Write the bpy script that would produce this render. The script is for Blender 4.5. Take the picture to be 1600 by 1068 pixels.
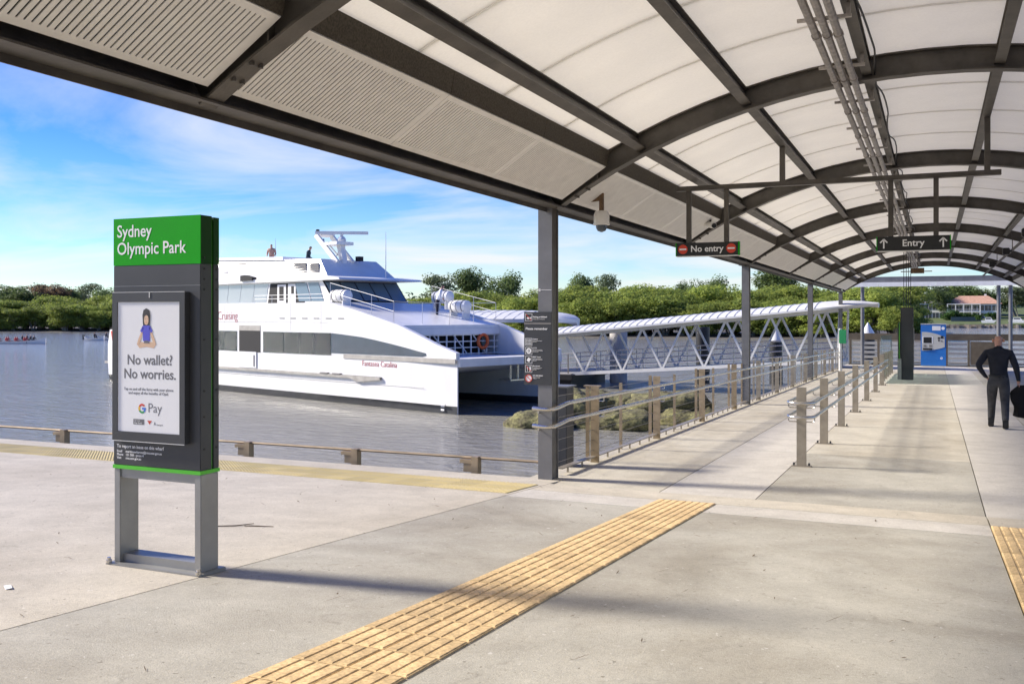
import bpy, bmesh, math, random
from mathutils import Vector, Matrix
random.seed(7)
R = math.radians
for o in list(bpy.data.objects): bpy.data.objects.remove(o)
scene = bpy.context.scene
COL = scene.collection

# ------------------------------------------------------------------ camera, sky, sun, exposure
PSI = math.atan(660/1500)
cam_data = bpy.data.cameras.new('camera'); cam = bpy.data.objects.new('camera', cam_data); COL.objects.link(cam)
cam.location = (0, 0, 2.0); cam.rotation_euler = (R(90), 0, PSI)
cam_data.sensor_width = 36; cam_data.lens = 33.75; cam_data.shift_y = -41/1600
cam_data.clip_end = 6000; cam_data.clip_start = 0.05
scene.camera = cam
SUN_EL = R(31); SUN_DIR = Vector((-0.985, -0.17, 0)).normalized()      # horizontal direction towards the sun
world = bpy.data.worlds.new('World'); scene.world = world; world.use_nodes = True
wn = world.node_tree.nodes; wl = world.node_tree.links
for n in list(wn): wn.remove(n)
out = wn.new('ShaderNodeOutputWorld'); bg = wn.new('ShaderNodeBackground'); bg.inputs['Strength'].default_value = 0.125
sky = wn.new('ShaderNodeTexSky'); sky.sky_type = 'NISHITA'; sky.sun_disc = False
sky.sun_elevation = SUN_EL; sky.sun_rotation = math.atan2(SUN_DIR.x, SUN_DIR.y)
sky.air_density = 1.0; sky.dust_density = 0.0; sky.ozone_density = 3.0
hs = wn.new('ShaderNodeHueSaturation'); hs.inputs['Saturation'].default_value = 1.22; hs.inputs['Value'].default_value = 1.0
wl.new(sky.outputs[0], hs.inputs['Color'])
tint = wn.new('ShaderNodeMixRGB'); tint.blend_type = 'MULTIPLY'; tint.inputs[0].default_value = 1.0; tint.inputs[2].default_value = (1, 1, 1, 1)
wl.new(hs.outputs[0], tint.inputs[1])
tcx = wn.new('ShaderNodeTexCoord'); sepx = wn.new('ShaderNodeSeparateXYZ'); wl.new(tcx.outputs['Generated'], sepx.inputs[0])
tr_ = wn.new('ShaderNodeValToRGB'); tr_.color_ramp.elements[0].position = 0.0; tr_.color_ramp.elements[0].color = (0.44,0.50,0.58,1)
tr_.color_ramp.elements[1].position = 0.27; tr_.color_ramp.elements[1].color = (0.09,0.235,0.56,1)
wl.new(sepx.outputs[2], tr_.inputs[0]); wl.new(tr_.outputs[0], tint.inputs[2])
tc = wn.new('ShaderNodeTexCoord'); sep = wn.new('ShaderNodeSeparateXYZ'); wl.new(tc.outputs['Generated'], sep.inputs[0])
def wmath(op, a, b=None, c=None):
    m = wn.new('ShaderNodeMath'); m.operation = op
    for i, v in enumerate((a, b, c)):
        if v is None: continue
        if isinstance(v, (int, float)): m.inputs[i].default_value = v
        else: wl.new(v, m.inputs[i])
    return m.outputs[0]
zz = wmath('ADD', wmath('MAXIMUM', sep.outputs[2], 0.0), 0.11)
cmb = wn.new('ShaderNodeCombineXYZ')
wl.new(wmath('DIVIDE', sep.outputs[0], zz), cmb.inputs[0]); wl.new(wmath('DIVIDE', sep.outputs[1], zz), cmb.inputs[1])
mp = wn.new('ShaderNodeMapping'); mp.inputs['Location'].default_value = (3.1, 1.7, 0.4); mp.inputs['Scale'].default_value = (0.55, 0.8, 1)
mp.inputs['Rotation'].default_value = (0, 0, R(25))
wl.new(cmb.outputs[0], mp.inputs[0])
nz = wn.new('ShaderNodeTexNoise'); nz.inputs['Scale'].default_value = 1.0; nz.inputs['Detail'].default_value = 9; nz.inputs['Roughness'].default_value = 0.56
nz.inputs['Distortion'].default_value = 0.5
wl.new(mp.outputs[0], nz.inputs['Vector'])
cr = wn.new('ShaderNodeValToRGB'); cr.color_ramp.elements[0].position = 0.48; cr.color_ramp.elements[1].position = 0.74
wl.new(wmath('ADD', nz.outputs['Fac'], wmath('MULTIPLY', wmath('MAXIMUM', wmath('SUBTRACT', 0.30, sep.outputs[2]), 0.0), 0.26)), cr.inputs[0])
lowz = wn.new('ShaderNodeMapRange'); lowz.inputs[1].default_value = 0.0; lowz.inputs[2].default_value = 0.42
lowz.inputs[3].default_value = 1.0; lowz.inputs[4].default_value = 0.30
wl.new(sep.outputs[2], lowz.inputs[0])
cf = wmath('MULTIPLY', cr.outputs[0], lowz.outputs[0])
mx = wn.new('ShaderNodeMixRGB'); mx.inputs[2].default_value = (3.0, 3.05, 3.1, 1)
wl.new(cf, mx.inputs[0]); wl.new(tint.outputs[0], mx.inputs[1]); wl.new(mx.outputs[0], bg.inputs[0]); wl.new(bg.outputs[0], out.inputs[0])

sd = bpy.data.lights.new('sun', 'SUN'); sd.energy = 3.3; sd.angle = R(9.0); sd.color = (1.0, 0.92, 0.80)
sun = bpy.data.objects.new('sun', sd); COL.objects.link(sun)
to_sun = Vector((SUN_DIR.x*math.cos(SUN_EL), SUN_DIR.y*math.cos(SUN_EL), math.sin(SUN_EL)))
sun.rotation_euler = to_sun.to_track_quat('Z', 'Y').to_euler()
vs = scene.view_settings; vs.view_transform = 'Standard'; vs.look = 'None'; vs.gamma = 1; vs.use_curve_mapping = False
vs.exposure = 1.34

# ------------------------------------------------------------------ helpers
MATS = {}
def mat(name, col, rough=0.6, metal=0.0, var=0.0, scale=4.0, bump=0.0, bscale=None, spec=0.5, col2=None, alpha=1.0, detail=6.0,
        speck=None, obj_rand=0.0, emit=None, coords='Object', stretch=None, trans=0.0):
    if name in MATS: return MATS[name]
    m = bpy.data.materials.new(name); m.use_nodes = True; MATS[name] = m
    nt = m.node_tree; N = nt.nodes; Lk = nt.links; b = N['Principled BSDF']
    b.inputs['Roughness'].default_value = rough; b.inputs['Metallic'].default_value = metal
    b.inputs['Specular IOR Level'].default_value = spec
    if trans: b.inputs['Transmission Weight'].default_value = trans
    c = (*col, 1)
    b.inputs['Base Color'].default_value = c
    t = N.new('ShaderNodeTexCoord'); src = t.outputs[coords]
    if stretch:
        mpn = N.new('ShaderNodeMapping'); mpn.inputs['Scale'].default_value = stretch; Lk.new(src, mpn.inputs[0]); src = mpn.outputs[0]
    cur = None
    if var or col2:
        n = N.new('ShaderNodeTexNoise'); n.inputs['Scale'].default_value = scale; n.inputs['Detail'].default_value = detail
        n.inputs['Roughness'].default_value = 0.6
        Lk.new(src, n.inputs['Vector'])
        rmp = N.new('ShaderNodeValToRGB'); rmp.color_ramp.elements[0].position = 0.32; rmp.color_ramp.elements[1].position = 0.68
        c2 = col2 if col2 else tuple(min(1, x*(1+var)) for x in col)
        c1 = col if col2 else tuple(x*(1-var) for x in col)
        rmp.color_ramp.elements[0].color = (*c1, 1); rmp.color_ramp.elements[1].color = (*c2, 1)
        Lk.new(n.outputs['Fac'], rmp.inputs[0]); cur = rmp.outputs[0]
    if speck:                                       # fine grit: (scale, dark amount)
        n3 = N.new('ShaderNodeTexNoise'); n3.inputs['Scale'].default_value = speck[0]; n3.inputs['Detail'].default_value = 3
        Lk.new(src, n3.inputs['Vector'])
        r3 = N.new('ShaderNodeMapRange'); r3.inputs[1].default_value = 0.36; r3.inputs[2].default_value = 0.64
        r3.inputs[3].default_value = 1-speck[1]; r3.inputs[4].default_value = 1+speck[1]; Lk.new(n3.outputs['Fac'], r3.inputs[0])
        mm = N.new('ShaderNodeVectorMath'); mm.operation = 'SCALE'
        if cur is None:
            rgb = N.new('ShaderNodeRGB'); rgb.outputs[0].default_value = c; cur = rgb.outputs[0]
        Lk.new(cur, mm.inputs[0]); Lk.new(r3.outputs[0], mm.inputs['Scale']); cur = mm.outputs[0]
    if obj_rand:
        oi = N.new('ShaderNodeObjectInfo')
        r4 = N.new('ShaderNodeMapRange'); r4.inputs[3].default_value = 1-obj_rand; r4.inputs[4].default_value = 1+obj_rand
        Lk.new(oi.outputs['Random'], r4.inputs[0])
        mm = N.new('ShaderNodeVectorMath'); mm.operation = 'SCALE'
        if cur is None:
            rgb = N.new('ShaderNodeRGB'); rgb.outputs[0].default_value = c; cur = rgb.outputs[0]
        Lk.new(cur, mm.inputs[0]); Lk.new(r4.outputs[0], mm.inputs['Scale']); cur = mm.outputs[0]
    if cur is not None: Lk.new(cur, b.inputs['Base Color'])
    if bump:
        n2 = N.new('ShaderNodeTexNoise'); n2.inputs['Scale'].default_value = bscale or scale*3; n2.inputs['Detail'].default_value = 5
        Lk.new(src, n2.inputs['Vector'])
        bp = N.new('ShaderNodeBump'); bp.inputs['Strength'].default_value = bump; bp.inputs['Distance'].default_value = 0.02
        Lk.new(n2.outputs['Fac'], bp.inputs['Height']); Lk.new(bp.outputs[0], b.inputs['Normal'])
    if emit: b.inputs['Emission Color'].default_value = (*emit[0], 1); b.inputs['Emission Strength'].default_value = emit[1]
    if alpha < 1: b.inputs['Alpha'].default_value = alpha
    return m

class MB:
    """collects simple solids; build() links them as ONE mesh object"""
    def __init__(s): s.v = []; s.f = []; s.m = []; s.mi = 0
    def add(s, vs, fs):
        o = len(s.v); s.v += [tuple(p) for p in vs]; s.f += [tuple(i+o for i in f) for f in fs]; s.m += [s.mi]*len(fs); return s
    def box(s, x0, x1, y0, y1, z0, z1):
        vs = [(x0,y0,z0),(x1,y0,z0),(x1,y1,z0),(x0,y1,z0),(x0,y0,z1),(x1,y0,z1),(x1,y1,z1),(x0,y1,z1)]
        return s.add(vs, [(0,3,2,1),(4,5,6,7),(0,1,5,4),(1,2,6,5),(2,3,7,6),(3,0,4,7)])
    def cbox(s, c, d): return s.box(c[0]-d[0]/2, c[0]+d[0]/2, c[1]-d[1]/2, c[1]+d[1]/2, c[2]-d[2]/2, c[2]+d[2]/2)
    def bar(s, p0, p1, w, h, up=(0,0,1)):
        p0 = Vector(p0); p1 = Vector(p1); d = (p1-p0).normalized(); u = Vector(up)
        if abs(d.dot(u)) > 0.99: u = Vector((1,0,0))
        a = d.cross(u).normalized(); u = a.cross(d).normalized()
        vs = []
        for p in (p0, p1):
            for (i, j) in ((-1,-1),(1,-1),(1,1),(-1,1)): vs.append(p + a*(i*w/2) + u*(j*h/2))
        return s.add(vs, [(0,3,2,1),(4,5,6,7),(0,1,5,4),(1,2,6,5),(2,3,7,6),(3,0,4,7)])
    def tube(s, pts, r, n=8, cap=True):
        pts = [Vector(p) for p in pts]; k = len(pts); rr = r if isinstance(r, (list, tuple)) else [r]*k
        vs = []; pa = None
        for i, p in enumerate(pts):
            d = (pts[min(i+1,k-1)]-pts[max(i-1,0)]).normalized()
            if pa is None:
                u = Vector((0,0,1)) if abs(d.z) < 0.95 else Vector((1,0,0))
                a = d.cross(u).normalized()
            else:
                a = (pa - d*pa.dot(d))
                a = a.normalized() if a.length > 1e-6 else d.orthogonal().normalized()
            pa = a; b = d.cross(a)
            for q in range(n):
                t = 2*math.pi*q/n; vs.append(p + (a*math.cos(t)+b*math.sin(t))*rr[i])
        fs = []
        for i in range(k-1):
            for q in range(n):
                fs.append((i*n+q, i*n+(q+1)%n, (i+1)*n+(q+1)%n, (i+1)*n+q))
        if cap: fs += [tuple(range(n))[::-1], tuple((k-1)*n+q for q in range(n))]
        return s.add(vs, fs)
    def lathe(s, prof, c=(0,0,0), n=20):
        vs = []; fs = []; k = len(prof)
        for (r, z) in prof:
            for q in range(n):
                t = 2*math.pi*q/n; vs.append((c[0]+r*math.cos(t), c[1]+r*math.sin(t), c[2]+z))
        for i in range(k-1):
            for q in range(n): fs.append((i*n+q, i*n+(q+1)%n, (i+1)*n+(q+1)%n, (i+1)*n+q))
        fs += [tuple(range(n))[::-1], tuple((k-1)*n+q for q in range(n))]
        return s.add(vs, fs)
    def prism(s, poly, a, b, axis='y'):
        """polygon in two axes, extruded from a to b along the third"""
        n = len(poly); vs = []
        for q in (a, b):
            for (x, z) in poly:
                vs.append((x,q,z) if axis == 'y' else (q,x,z) if axis == 'x' else (x,z,q))
        fs = [tuple(range(n))[::-1], tuple(range(n,2*n))]
        for i in range(n): fs.append((i,(i+1)%n,n+(i+1)%n,n+i))
        return s.add(vs, fs)
    def build(s, name, m, parent=None, smooth=False, loc=None, label=None, kind=None, bevel=0.0):
        me = bpy.data.meshes.new(name); me.from_pydata(s.v, [], s.f); me.update()
        ms = m if isinstance(m, (list, tuple)) else [m]
        for q in ms: me.materials.append(q)
        if len(ms) > 1: me.polygons.foreach_set('material_index', s.m)
        bm = bmesh.new(); bm.from_mesh(me); bmesh.ops.recalc_face_normals(bm, faces=bm.faces)
        if bevel: bmesh.ops.bevel(bm, geom=list(bm.edges), offset=bevel, segments=2, affect='EDGES', clamp_overlap=True)
        bm.to_mesh(me); bm.free()
        if smooth:
            me.polygons.foreach_set('use_smooth', [True]*len(me.polygons))
            try: me.set_sharp_from_angle(angle=R(38))
            except Exception: pass
        return link(name, me, parent, loc, label, kind)
def link(name, me, parent=None, loc=None, label=None, kind=None):
    o = bpy.data.objects.new(name, me); COL.objects.link(o)
    if parent: o.parent = parent
    if loc: o.location = loc
    if label: o['label'] = label
    if kind: o['kind'] = kind
    return o
def tag(o, label, cat, group=None):
    o['label'] = label; o['category'] = cat
    if group: o['group'] = group
    return o
def thing(name, label, cat, loc=(0,0,0), rz=0, group=None):
    o = bpy.data.objects.new(name, None); COL.objects.link(o); o.location = loc; o.rotation_euler = (0,0,rz)
    o.empty_display_size = 0.2
    return tag(o, label, cat, group)
def copy_tree(o, parent=None):
    c = o.copy(); COL.objects.link(c); c.parent = parent
    for ch in o.children: copy_tree(ch, c)
    return c
def txt(s, size, m, parent, loc, rot=(R(90),0,0), align='LEFT', bold=0.0, ext=0.0015, name='lettering', sx=1.0, label=None):
    if '\n' in s:
        for i, ln in enumerate(s.split('\n')): txt(ln, size, m, parent, (loc[0],loc[1],loc[2]-i*size), rot, align, bold, ext, name, sx, label)
        return
    cu = bpy.data.curves.new('t', 'FONT'); cu.body = s; cu.size = size; cu.align_x = align; cu.extrude = ext; cu.offset = bold; cu.resolution_u = 3
    to = bpy.data.objects.new('t', cu); COL.objects.link(to)
    dg = bpy.context.evaluated_depsgraph_get()
    me = bpy.data.meshes.new_from_object(to.evaluated_get(dg)); bpy.data.objects.remove(to)
    me.materials.clear(); me.materials.append(m); me.name = name
    o = link(name, me, parent, loc, label); o.rotation_euler = rot; o.scale = (sx,1,1)
    return o
def disc(mb, cx, cz, r, y0, y1, n=24, r_in=0.0, a0=0.0, a1=2*math.pi):
    k = n
    if r_in <= 0 and a1-a0 > 6.28:
        mb.prism([(cx+r*math.cos(2*math.pi*i/k), cz+r*math.sin(2*math.pi*i/k)) for i in range(k)], y0, y1); return
    for i in range(k):
        t0 = a0+(a1-a0)*i/k; t1 = a0+(a1-a0)*(i+1)/k
        mb.prism([(cx+r_in*math.cos(t0), cz+r_in*math.sin(t0)), (cx+r*math.cos(t0), cz+r*math.sin(t0)), (cx+r*math.cos(t1), cz+r*math.sin(t1)), (cx+r_in*math.cos(t1), cz+r_in*math.sin(t1))], y0, y1)

YE = 10.97                                  # where the sloping plaza meets the gentler walkway
def zp(y): return -0.0617*(y-YE)
def zw(y): return -0.0165*(y-YE)
WATER = -2.2

# ------------------------------------------------------------------ materials
def concrete(name, col, stainc, st=0.5, rough=0.85, wear=0.0):
    m = bpy.data.materials.new(name); m.use_nodes = True; MATS[name] = m; N = m.node_tree.nodes; Lk = m.node_tree.links; b = N['Principled BSDF']
    b.inputs['Roughness'].default_value = rough; b.inputs['Specular IOR Level'].default_value = 0.3
    t = N.new('ShaderNodeTexCoord')
    def noise(sc, det, ro=0.6, dist=0.0, stretch=None):
        n = N.new('ShaderNodeTexNoise'); n.inputs['Scale'].default_value = sc; n.inputs['Detail'].default_value = det; n.inputs['Roughness'].default_value = ro; n.inputs['Distortion'].default_value = dist
        src = t.outputs['Object']
        if stretch: q = N.new('ShaderNodeMapping'); q.inputs['Scale'].default_value = stretch; Lk.new(src, q.inputs[0]); src = q.outputs[0]
        Lk.new(src, n.inputs['Vector']); return n.outputs['Fac']
    def rng(v, a, b_, c, d):
        r = N.new('ShaderNodeMapRange'); r.inputs[1].default_value = a; r.inputs[2].default_value = b_; r.inputs[3].default_value = c; r.inputs[4].default_value = d; Lk.new(v, r.inputs[0]); return r.outputs[0]
    def mix(f, c1, c2):
        x = N.new('ShaderNodeMixRGB'); 
        if isinstance(f, float): x.inputs[0].default_value = f
        else: Lk.new(f, x.inputs[0])
        for i, c in ((1,c1),(2,c2)):
            if isinstance(c, tuple): x.inputs[i].default_value = (*c,1)
            else: Lk.new(c, x.inputs[i])
        return x.outputs[0]
    def scale(c, f):
        x = N.new('ShaderNodeVectorMath'); x.operation = 'SCALE'; Lk.new(c, x.inputs[0]); Lk.new(f, x.inputs['Scale']); return x.outputs[0]
    c = mix(rng(noise(0.45,8,0.62,0.6), 0.42, 0.66, 0.0, st), col, stainc)
    c = scale(c, rng(noise(2.6,7,0.65,0.3), 0.3, 0.7, 0.87, 1.10))
    c = mix(rng(noise(5.5,6,0.7,1.2), 0.58, 0.74, 0.0, 0.50), c, tuple(x*0.60 for x in stainc))      # blotchy dark stains
    c = scale(c, rng(noise(38,4,0.7), 0.3, 0.7, 0.90, 1.09))
    c = scale(c, rng(noise(170,2,0.7), 0.3, 0.7, 0.80, 1.18))
    c = mix(rng(noise(30,1,0.5), 0.735, 0.755, 0.0, 0.55), c, (0.10,0.085,0.06))                       # specks
    c = mix(rng(noise(24,1,0.5,0,(1,1,1.7)), 0.745, 0.76, 0.0, 0.5), c, (0.66,0.64,0.6))
    Lk.new(c, b.inputs['Base Color'])
    bp = N.new('ShaderNodeBump'); bp.inputs['Strength'].default_value = 0.35; bp.inputs['Distance'].default_value = 0.01; Lk.new(noise(90,4,0.7), bp.inputs['Height']); Lk.new(bp.outputs[0], b.inputs['Normal'])
    return m
concA = concrete('concrete_warm', (0.53,0.485,0.40), (0.43,0.385,0.31), 0.9)
concB = concrete('concrete_grey', (0.42,0.40,0.345), (0.31,0.285,0.235), 1.0)
concC = concrete('concrete_light', (0.53,0.50,0.45), (0.46,0.43,0.38), 0.6)
concW = concrete('concrete_walkway', (0.51,0.475,0.395), (0.41,0.37,0.295), 0.9)
concD = mat('concrete_wharf_face', (0.17,0.16,0.14), 0.9, var=0.35, scale=1.2, bump=0.4)
joint_m = mat('joint_filler', (0.07,0.065,0.06), 0.9)
orange = mat('tactile_orange', (0.60,0.43,0.22), 0.85, var=0.22, scale=5, speck=(60,0.20), obj_rand=0.16)
yellow = mat('tactile_yellow', (0.62,0.50,0.20), 0.8, var=0.2, scale=2, col2=(0.50,0.43,0.29), obj_rand=0.12)
steel_d = mat('dark_brown_steel', (0.098,0.088,0.075), 0.5, 0.2, var=0.3, scale=3, bump=0.08, bscale=40)
steel_dd = mat('charcoal_mesh', (0.10,0.085,0.062), 0.7, 0.2, var=0.4, scale=60)
steel_g = mat('grey_painted_steel', (0.17,0.17,0.175), 0.45, 0.2, var=0.16, scale=2.5, bump=0.05, bscale=30)
ceil_m = mat('cream_ceiling_panel', (0.82,0.80,0.75), 0.75, var=0.07, scale=1.7, obj_rand=0.03, speck=(45,0.05))
def add_translucent(m, fac, col):
    nt = m.node_tree; o_ = nt.nodes['Material Output']; b_ = nt.nodes['Principled BSDF']
    tr = nt.nodes.new('ShaderNodeBsdfTranslucent'); tr.inputs[0].default_value = (*col,1); mxs = nt.nodes.new('ShaderNodeMixShader'); mxs.inputs[0].default_value = fac
    nt.links.new(b_.outputs[0], mxs.inputs[1]); nt.links.new(tr.outputs[0], mxs.inputs[2]); nt.links.new(mxs.outputs[0], o_.inputs['Surface'])
add_translucent(ceil_m, 0.52, (0.91,0.88,0.80))
soff_m = mat('off_white_soffit', (0.88,0.86,0.81), 0.6, var=0.06, scale=6, obj_rand=0.02)
galv = mat('galvanised_conduit', (0.40,0.37,0.34), 0.45, 0.6, var=0.3, scale=14, bump=0.15, bscale=50)
stain = mat('stainless_steel', (0.56,0.54,0.51), 0.25, 0.95, var=0.08, scale=6)
bronze = mat('tea_stained_post', (0.36,0.28,0.18), 0.5, 0.45, var=0.22, scale=5, bump=0.05)
bronze2 = mat('brushed_post', (0.34,0.30,0.24), 0.45, 0.5, var=0.16, scale=6)
wire_m = mat('wire_rope', (0.35,0.34,0.33), 0.4, 0.8)
char = mat('charcoal_paint', (0.040,0.042,0.046), 0.45, var=0.12, scale=3)
green = mat('sign_green', (0.002,0.34,0.002), 0.5, var=0.03, scale=3, spec=0.15)
green_shade = mat('sign_green_painted_shade', (0.006,0.045,0.006), 0.5, spec=0.2)  # shade on the header's sides is put into this darker green
lime = mat('lime_strip', (0.09,0.52,0.03), 0.4)
legm = mat('sign_leg_grey', (0.30,0.30,0.29), 0.45, 0.5, var=0.1, scale=4)
white_t = mat('white_lettering', (0.85,0.85,0.85), 0.5)
grey_t = mat('grey_lettering', (0.14,0.14,0.15), 0.5)
paper = mat('poster_paper', (0.78,0.78,0.79), 0.35, var=0.03, scale=2)
red_m = mat('sign_red', (0.62,0.05,0.02), 0.45)
blk = mat('black_plastic', (0.012,0.012,0.013), 0.4)
wht = mat('white_boat_paint', (0.77,0.765,0.745), 0.3, var=0.05, scale=1.6, stretch=(1,1,0.25), bump=0.03, bscale=1.2)
wht2 = mat('white_deck_paint', (0.74,0.735,0.72), 0.5, var=0.04, scale=1.5)
navy = mat('boot_top_grey', (0.035,0.037,0.042), 0.5, var=0.2, scale=2)
rub = mat('rubbing_strake', (0.38,0.36,0.32), 0.6, var=0.2, scale=2)
glass = mat('tinted_glass', (0.02,0.025,0.03), 0.05, var=0.0, spec=0.5)
glassb = mat('smoked_side_panel', (0.07,0.09,0.115), 0.25, var=0.15, scale=0.6)
silver = mat('silver_window_film', (0.42,0.45,0.49), 0.18, 0.4)
wglass = mat('wheelhouse_glass', (0.14,0.21,0.28), 0.08, spec=0.9)
dark = mat('dark_interior', (0.012,0.012,0.014), 0.8)
beige = mat('louvre_grey', (0.20,0.19,0.18), 0.6)
redtxt = mat('boat_red_lettering', (0.45,0.05,0.06), 0.5)
orangep = mat('lifebuoy_orange', (0.75,0.14,0.03), 0.5)
alum = mat('white_aluminium', (0.68,0.68,0.66), 0.45, 0.0, var=0.05, scale=2)
moss = mat('mossy_rock', (0.075,0.066,0.04), 0.95, var=0.0, scale=2.6, col2=(0.22,0.21,0.085), bump=1.0, bscale=9, speck=(14,0.35))
mud = mat('mud', (0.10,0.088,0.072), 0.8, var=0.3, scale=0.15, bump=0.5, bscale=2)
bark = mat('pale_bark', (0.26,0.235,0.20), 0.9, var=0.3, scale=3)
rust = mat('rusty_bracket', (0.16,0.10,0.055), 0.8, var=0.5, scale=20)
lamp_m = mat('lamp_diffuser', (0.72,0.72,0.70), 0.35)

def water_mat():
    m = bpy.data.materials.new('river_water'); m.use_nodes = True; N = m.node_tree.nodes; Lk = m.node_tree.links; b = N['Principled BSDF']
    b.inputs['Base Color'].default_value = (0.31,0.30,0.255,1); b.inputs['Roughness'].default_value = 0.06; b.inputs['IOR'].default_value = 1.33
    t = N.new('ShaderNodeTexCoord'); mpn = N.new('ShaderNodeMapping'); mpn.inputs['Rotation'].default_value = (0,0,R(14)); mpn.inputs['Scale'].default_value = (0.55,1.5,1)
    Lk.new(t.outputs['Object'], mpn.inputs[0])
    n1 = N.new('ShaderNodeTexNoise'); n1.inputs['Scale'].default_value = 1.9; n1.inputs['Detail'].default_value = 6; n1.inputs['Roughness'].default_value = 0.58; n1.inputs['Distortion'].default_value = 0.4
    n2 = N.new('ShaderNodeTexNoise'); n2.inputs['Scale'].default_value = 0.22; n2.inputs['Detail'].default_value = 3
    Lk.new(mpn.outputs[0], n1.inputs['Vector']); Lk.new(mpn.outputs[0], n2.inputs['Vector'])
    ad = N.new('ShaderNodeMath'); ad.operation = 'MULTIPLY_ADD'; ad.inputs[1].default_value = 1.2
    Lk.new(n2.outputs['Fac'], ad.inputs[0]); Lk.new(n1.outputs['Fac'], ad.inputs[2])
    bp = N.new('ShaderNodeBump'); bp.inputs['Strength'].default_value = 0.8; bp.inputs['Distance'].default_value = 0.2
    Lk.new(ad.outputs[0], bp.inputs['Height']); Lk.new(bp.outputs[0], b.inputs['Normal'])
    return m

# ------------------------------------------------------------------ water, plaza, walkway floor
mb = MB(); S = 2600
mb.add([(-S,-300,WATER),(S,-300,WATER),(S,S,WATER),(-S,S,WATER)], [(0,1,2,3)])
mb.build('water', water_mat(), kind='structure')

def slab_pts(x0, x1, y0, y1, zf, th):
    return [(x0,y0,zf(y0)-th),(x1,y0,zf(y0)-th),(x1,y1,zf(y1)-th),(x0,y1,zf(y1)-th),(x0,y0,zf(y0)),(x1,y0,zf(y0)),(x1,y1,zf(y1)),(x0,y1,zf(y1))]
BOXF = [(0,3,2,1),(4,5,6,7),(0,1,5,4),(1,2,6,5),(2,3,7,6),(3,0,4,7)]
mb = MB(); mb.add(slab_pts(-60,14,-14,10.99,lambda y: zp(y)-0.03,0.9), BOXF)
mb.add(slab_pts(-60,-4.62,10.99,11.06,lambda y: -0.06,2.6), BOXF)
plaza = mb.build('plaza', joint_m, kind='structure')
g = 0.006
def slab(parent, x0, x1, y0, y1, zf, m):
    mb = MB(); mb.add(slab_pts(x0+g, x1-g, y0+g, y1-g, zf, 0.12), BOXF); return mb.build('slab', m, parent)
for (x0, x1, y0, y1, m) in [(-60,-22,-14,3,concA),(-60,-22,3,10.97,concA),(-22,-13.2,-14,3,concA),(-22,-13.2,3,10.97,concA),(-13.2,-4.14,-14,-4,concA),(-13.2,-4.14,-4,10.97,concA),
        (-4.14,0.47,-14,-5,concB),(-4.14,0.47,-5,9.2,concB),(-4.14,0.47,9.2,9.86,concC),(-4.14,0.47,9.86,10.5,concA),
        (0.47,1.07,-14,2.2,concB),(0.47,14,9.86,10.5,concA),(1.07,14,-14,-5,concB),(1.07,14,-5,9.2,concB),(0.47,14,9.2,9.86,concC),(0.47,1.07,2.2,9.2,concB)]:
    slab(plaza, x0, x1, y0, y1, zp, m)
mb = MB(); mb.add(slab_pts(-4.62,4.6,10.52,58.6,lambda y: zw(y)-0.03,0.55), BOXF)
for y in (14,24,34,44,54):
    for x in (-3.8,0,3.8): mb.lathe([(0.3,-3.4),(0.3,zw(y)-0.5)], (x,y,0), 14)
walk = mb.build('walkway_deck', joint_m, kind='structure')
ys = [10.5,15.0,21.7,28.3,35,41.6,48.3,54,58.6]
for j in range(len(ys)-1):
    for (x0, x1, m) in ((-4.6,-2.85,concW),(-2.85,-1.78,concC),(-1.78,0.47,concW),(0.47,1.62,concC),(1.62,4.6,concW)):
        if j == 0 and x0 == -1.78: m = concB
        slab(walk, x0, x1, ys[j], ys[j+1], zw, m)
    for q in (1, 2):                                  # saw-cut grooves between joints
        y = ys[j]+(ys[j+1]-ys[j])*q/3

# tactile paving: one mesh for every tile
def bar_tile():
    mb = MB(); t = 0.006
    mb.box(0.003,0.297,0.003,0.297,-0.02,t)
    for i in range(4):
        cx = 0.0375+0.075*i; a, b_, h = 0.0305, 0.025, 0.0045
        y0, y1 = 0.006, 0.294
        vs = [(cx-a,y0,t),(cx+a,y0,t),(cx+a,y1,t),(cx-a,y1,t),(cx-b_,y0+0.012,t+h),(cx+b_,y0+0.012,t+h),(cx+b_,y1-0.012,t+h),(cx-b_,y1-0.012,t+h)]
        mb.add(vs, BOXF)
    return mb
def dot_tile():
    mb = MB(); mb.box(0.002,0.298,0.002,0.298,-0.02,0.005)
    for i in range(6):
        for j in range(6):
            mb.lathe([(0.0165,0.005),(0.0115,0.010)], (0.025+0.05*i,0.025+0.05*j,0), 7)
    return mb
bt = bar_tile().build('tile', orange); me_bar = bt.data; bpy.data.objects.remove(bt)
dt = dot_tile().build('tile', yellow); me_dot = dt.data; bpy.data.objects.remove(dt)
tilt = math.atan(-0.0617)
def strip(label, x0, nx, y0, ny, me, zoff=0.002):
    p = thing('tactile_strip', label, 'tactile paving', (x0, y0, zp(y0)+zoff)); p.rotation_euler = (tilt,0,0)
    for j in range(ny):
        for i in range(nx): link('tile', me, p, (i*0.3, j*0.3/math.cos(tilt), 0))
    return p
strip('long orange ribbed tactile strip running from the foreground towards the walkway', -2.65, 2, 1.75, 27, me_bar)
strip('orange ribbed tactile strip cut by the right edge of the picture', 0.47, 2, 2.3, 25, me_bar)
strip('faded yellow dotted tactile strip along the wharf edge', -19.2, 50, 9.4, 3, me_dot)

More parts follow.
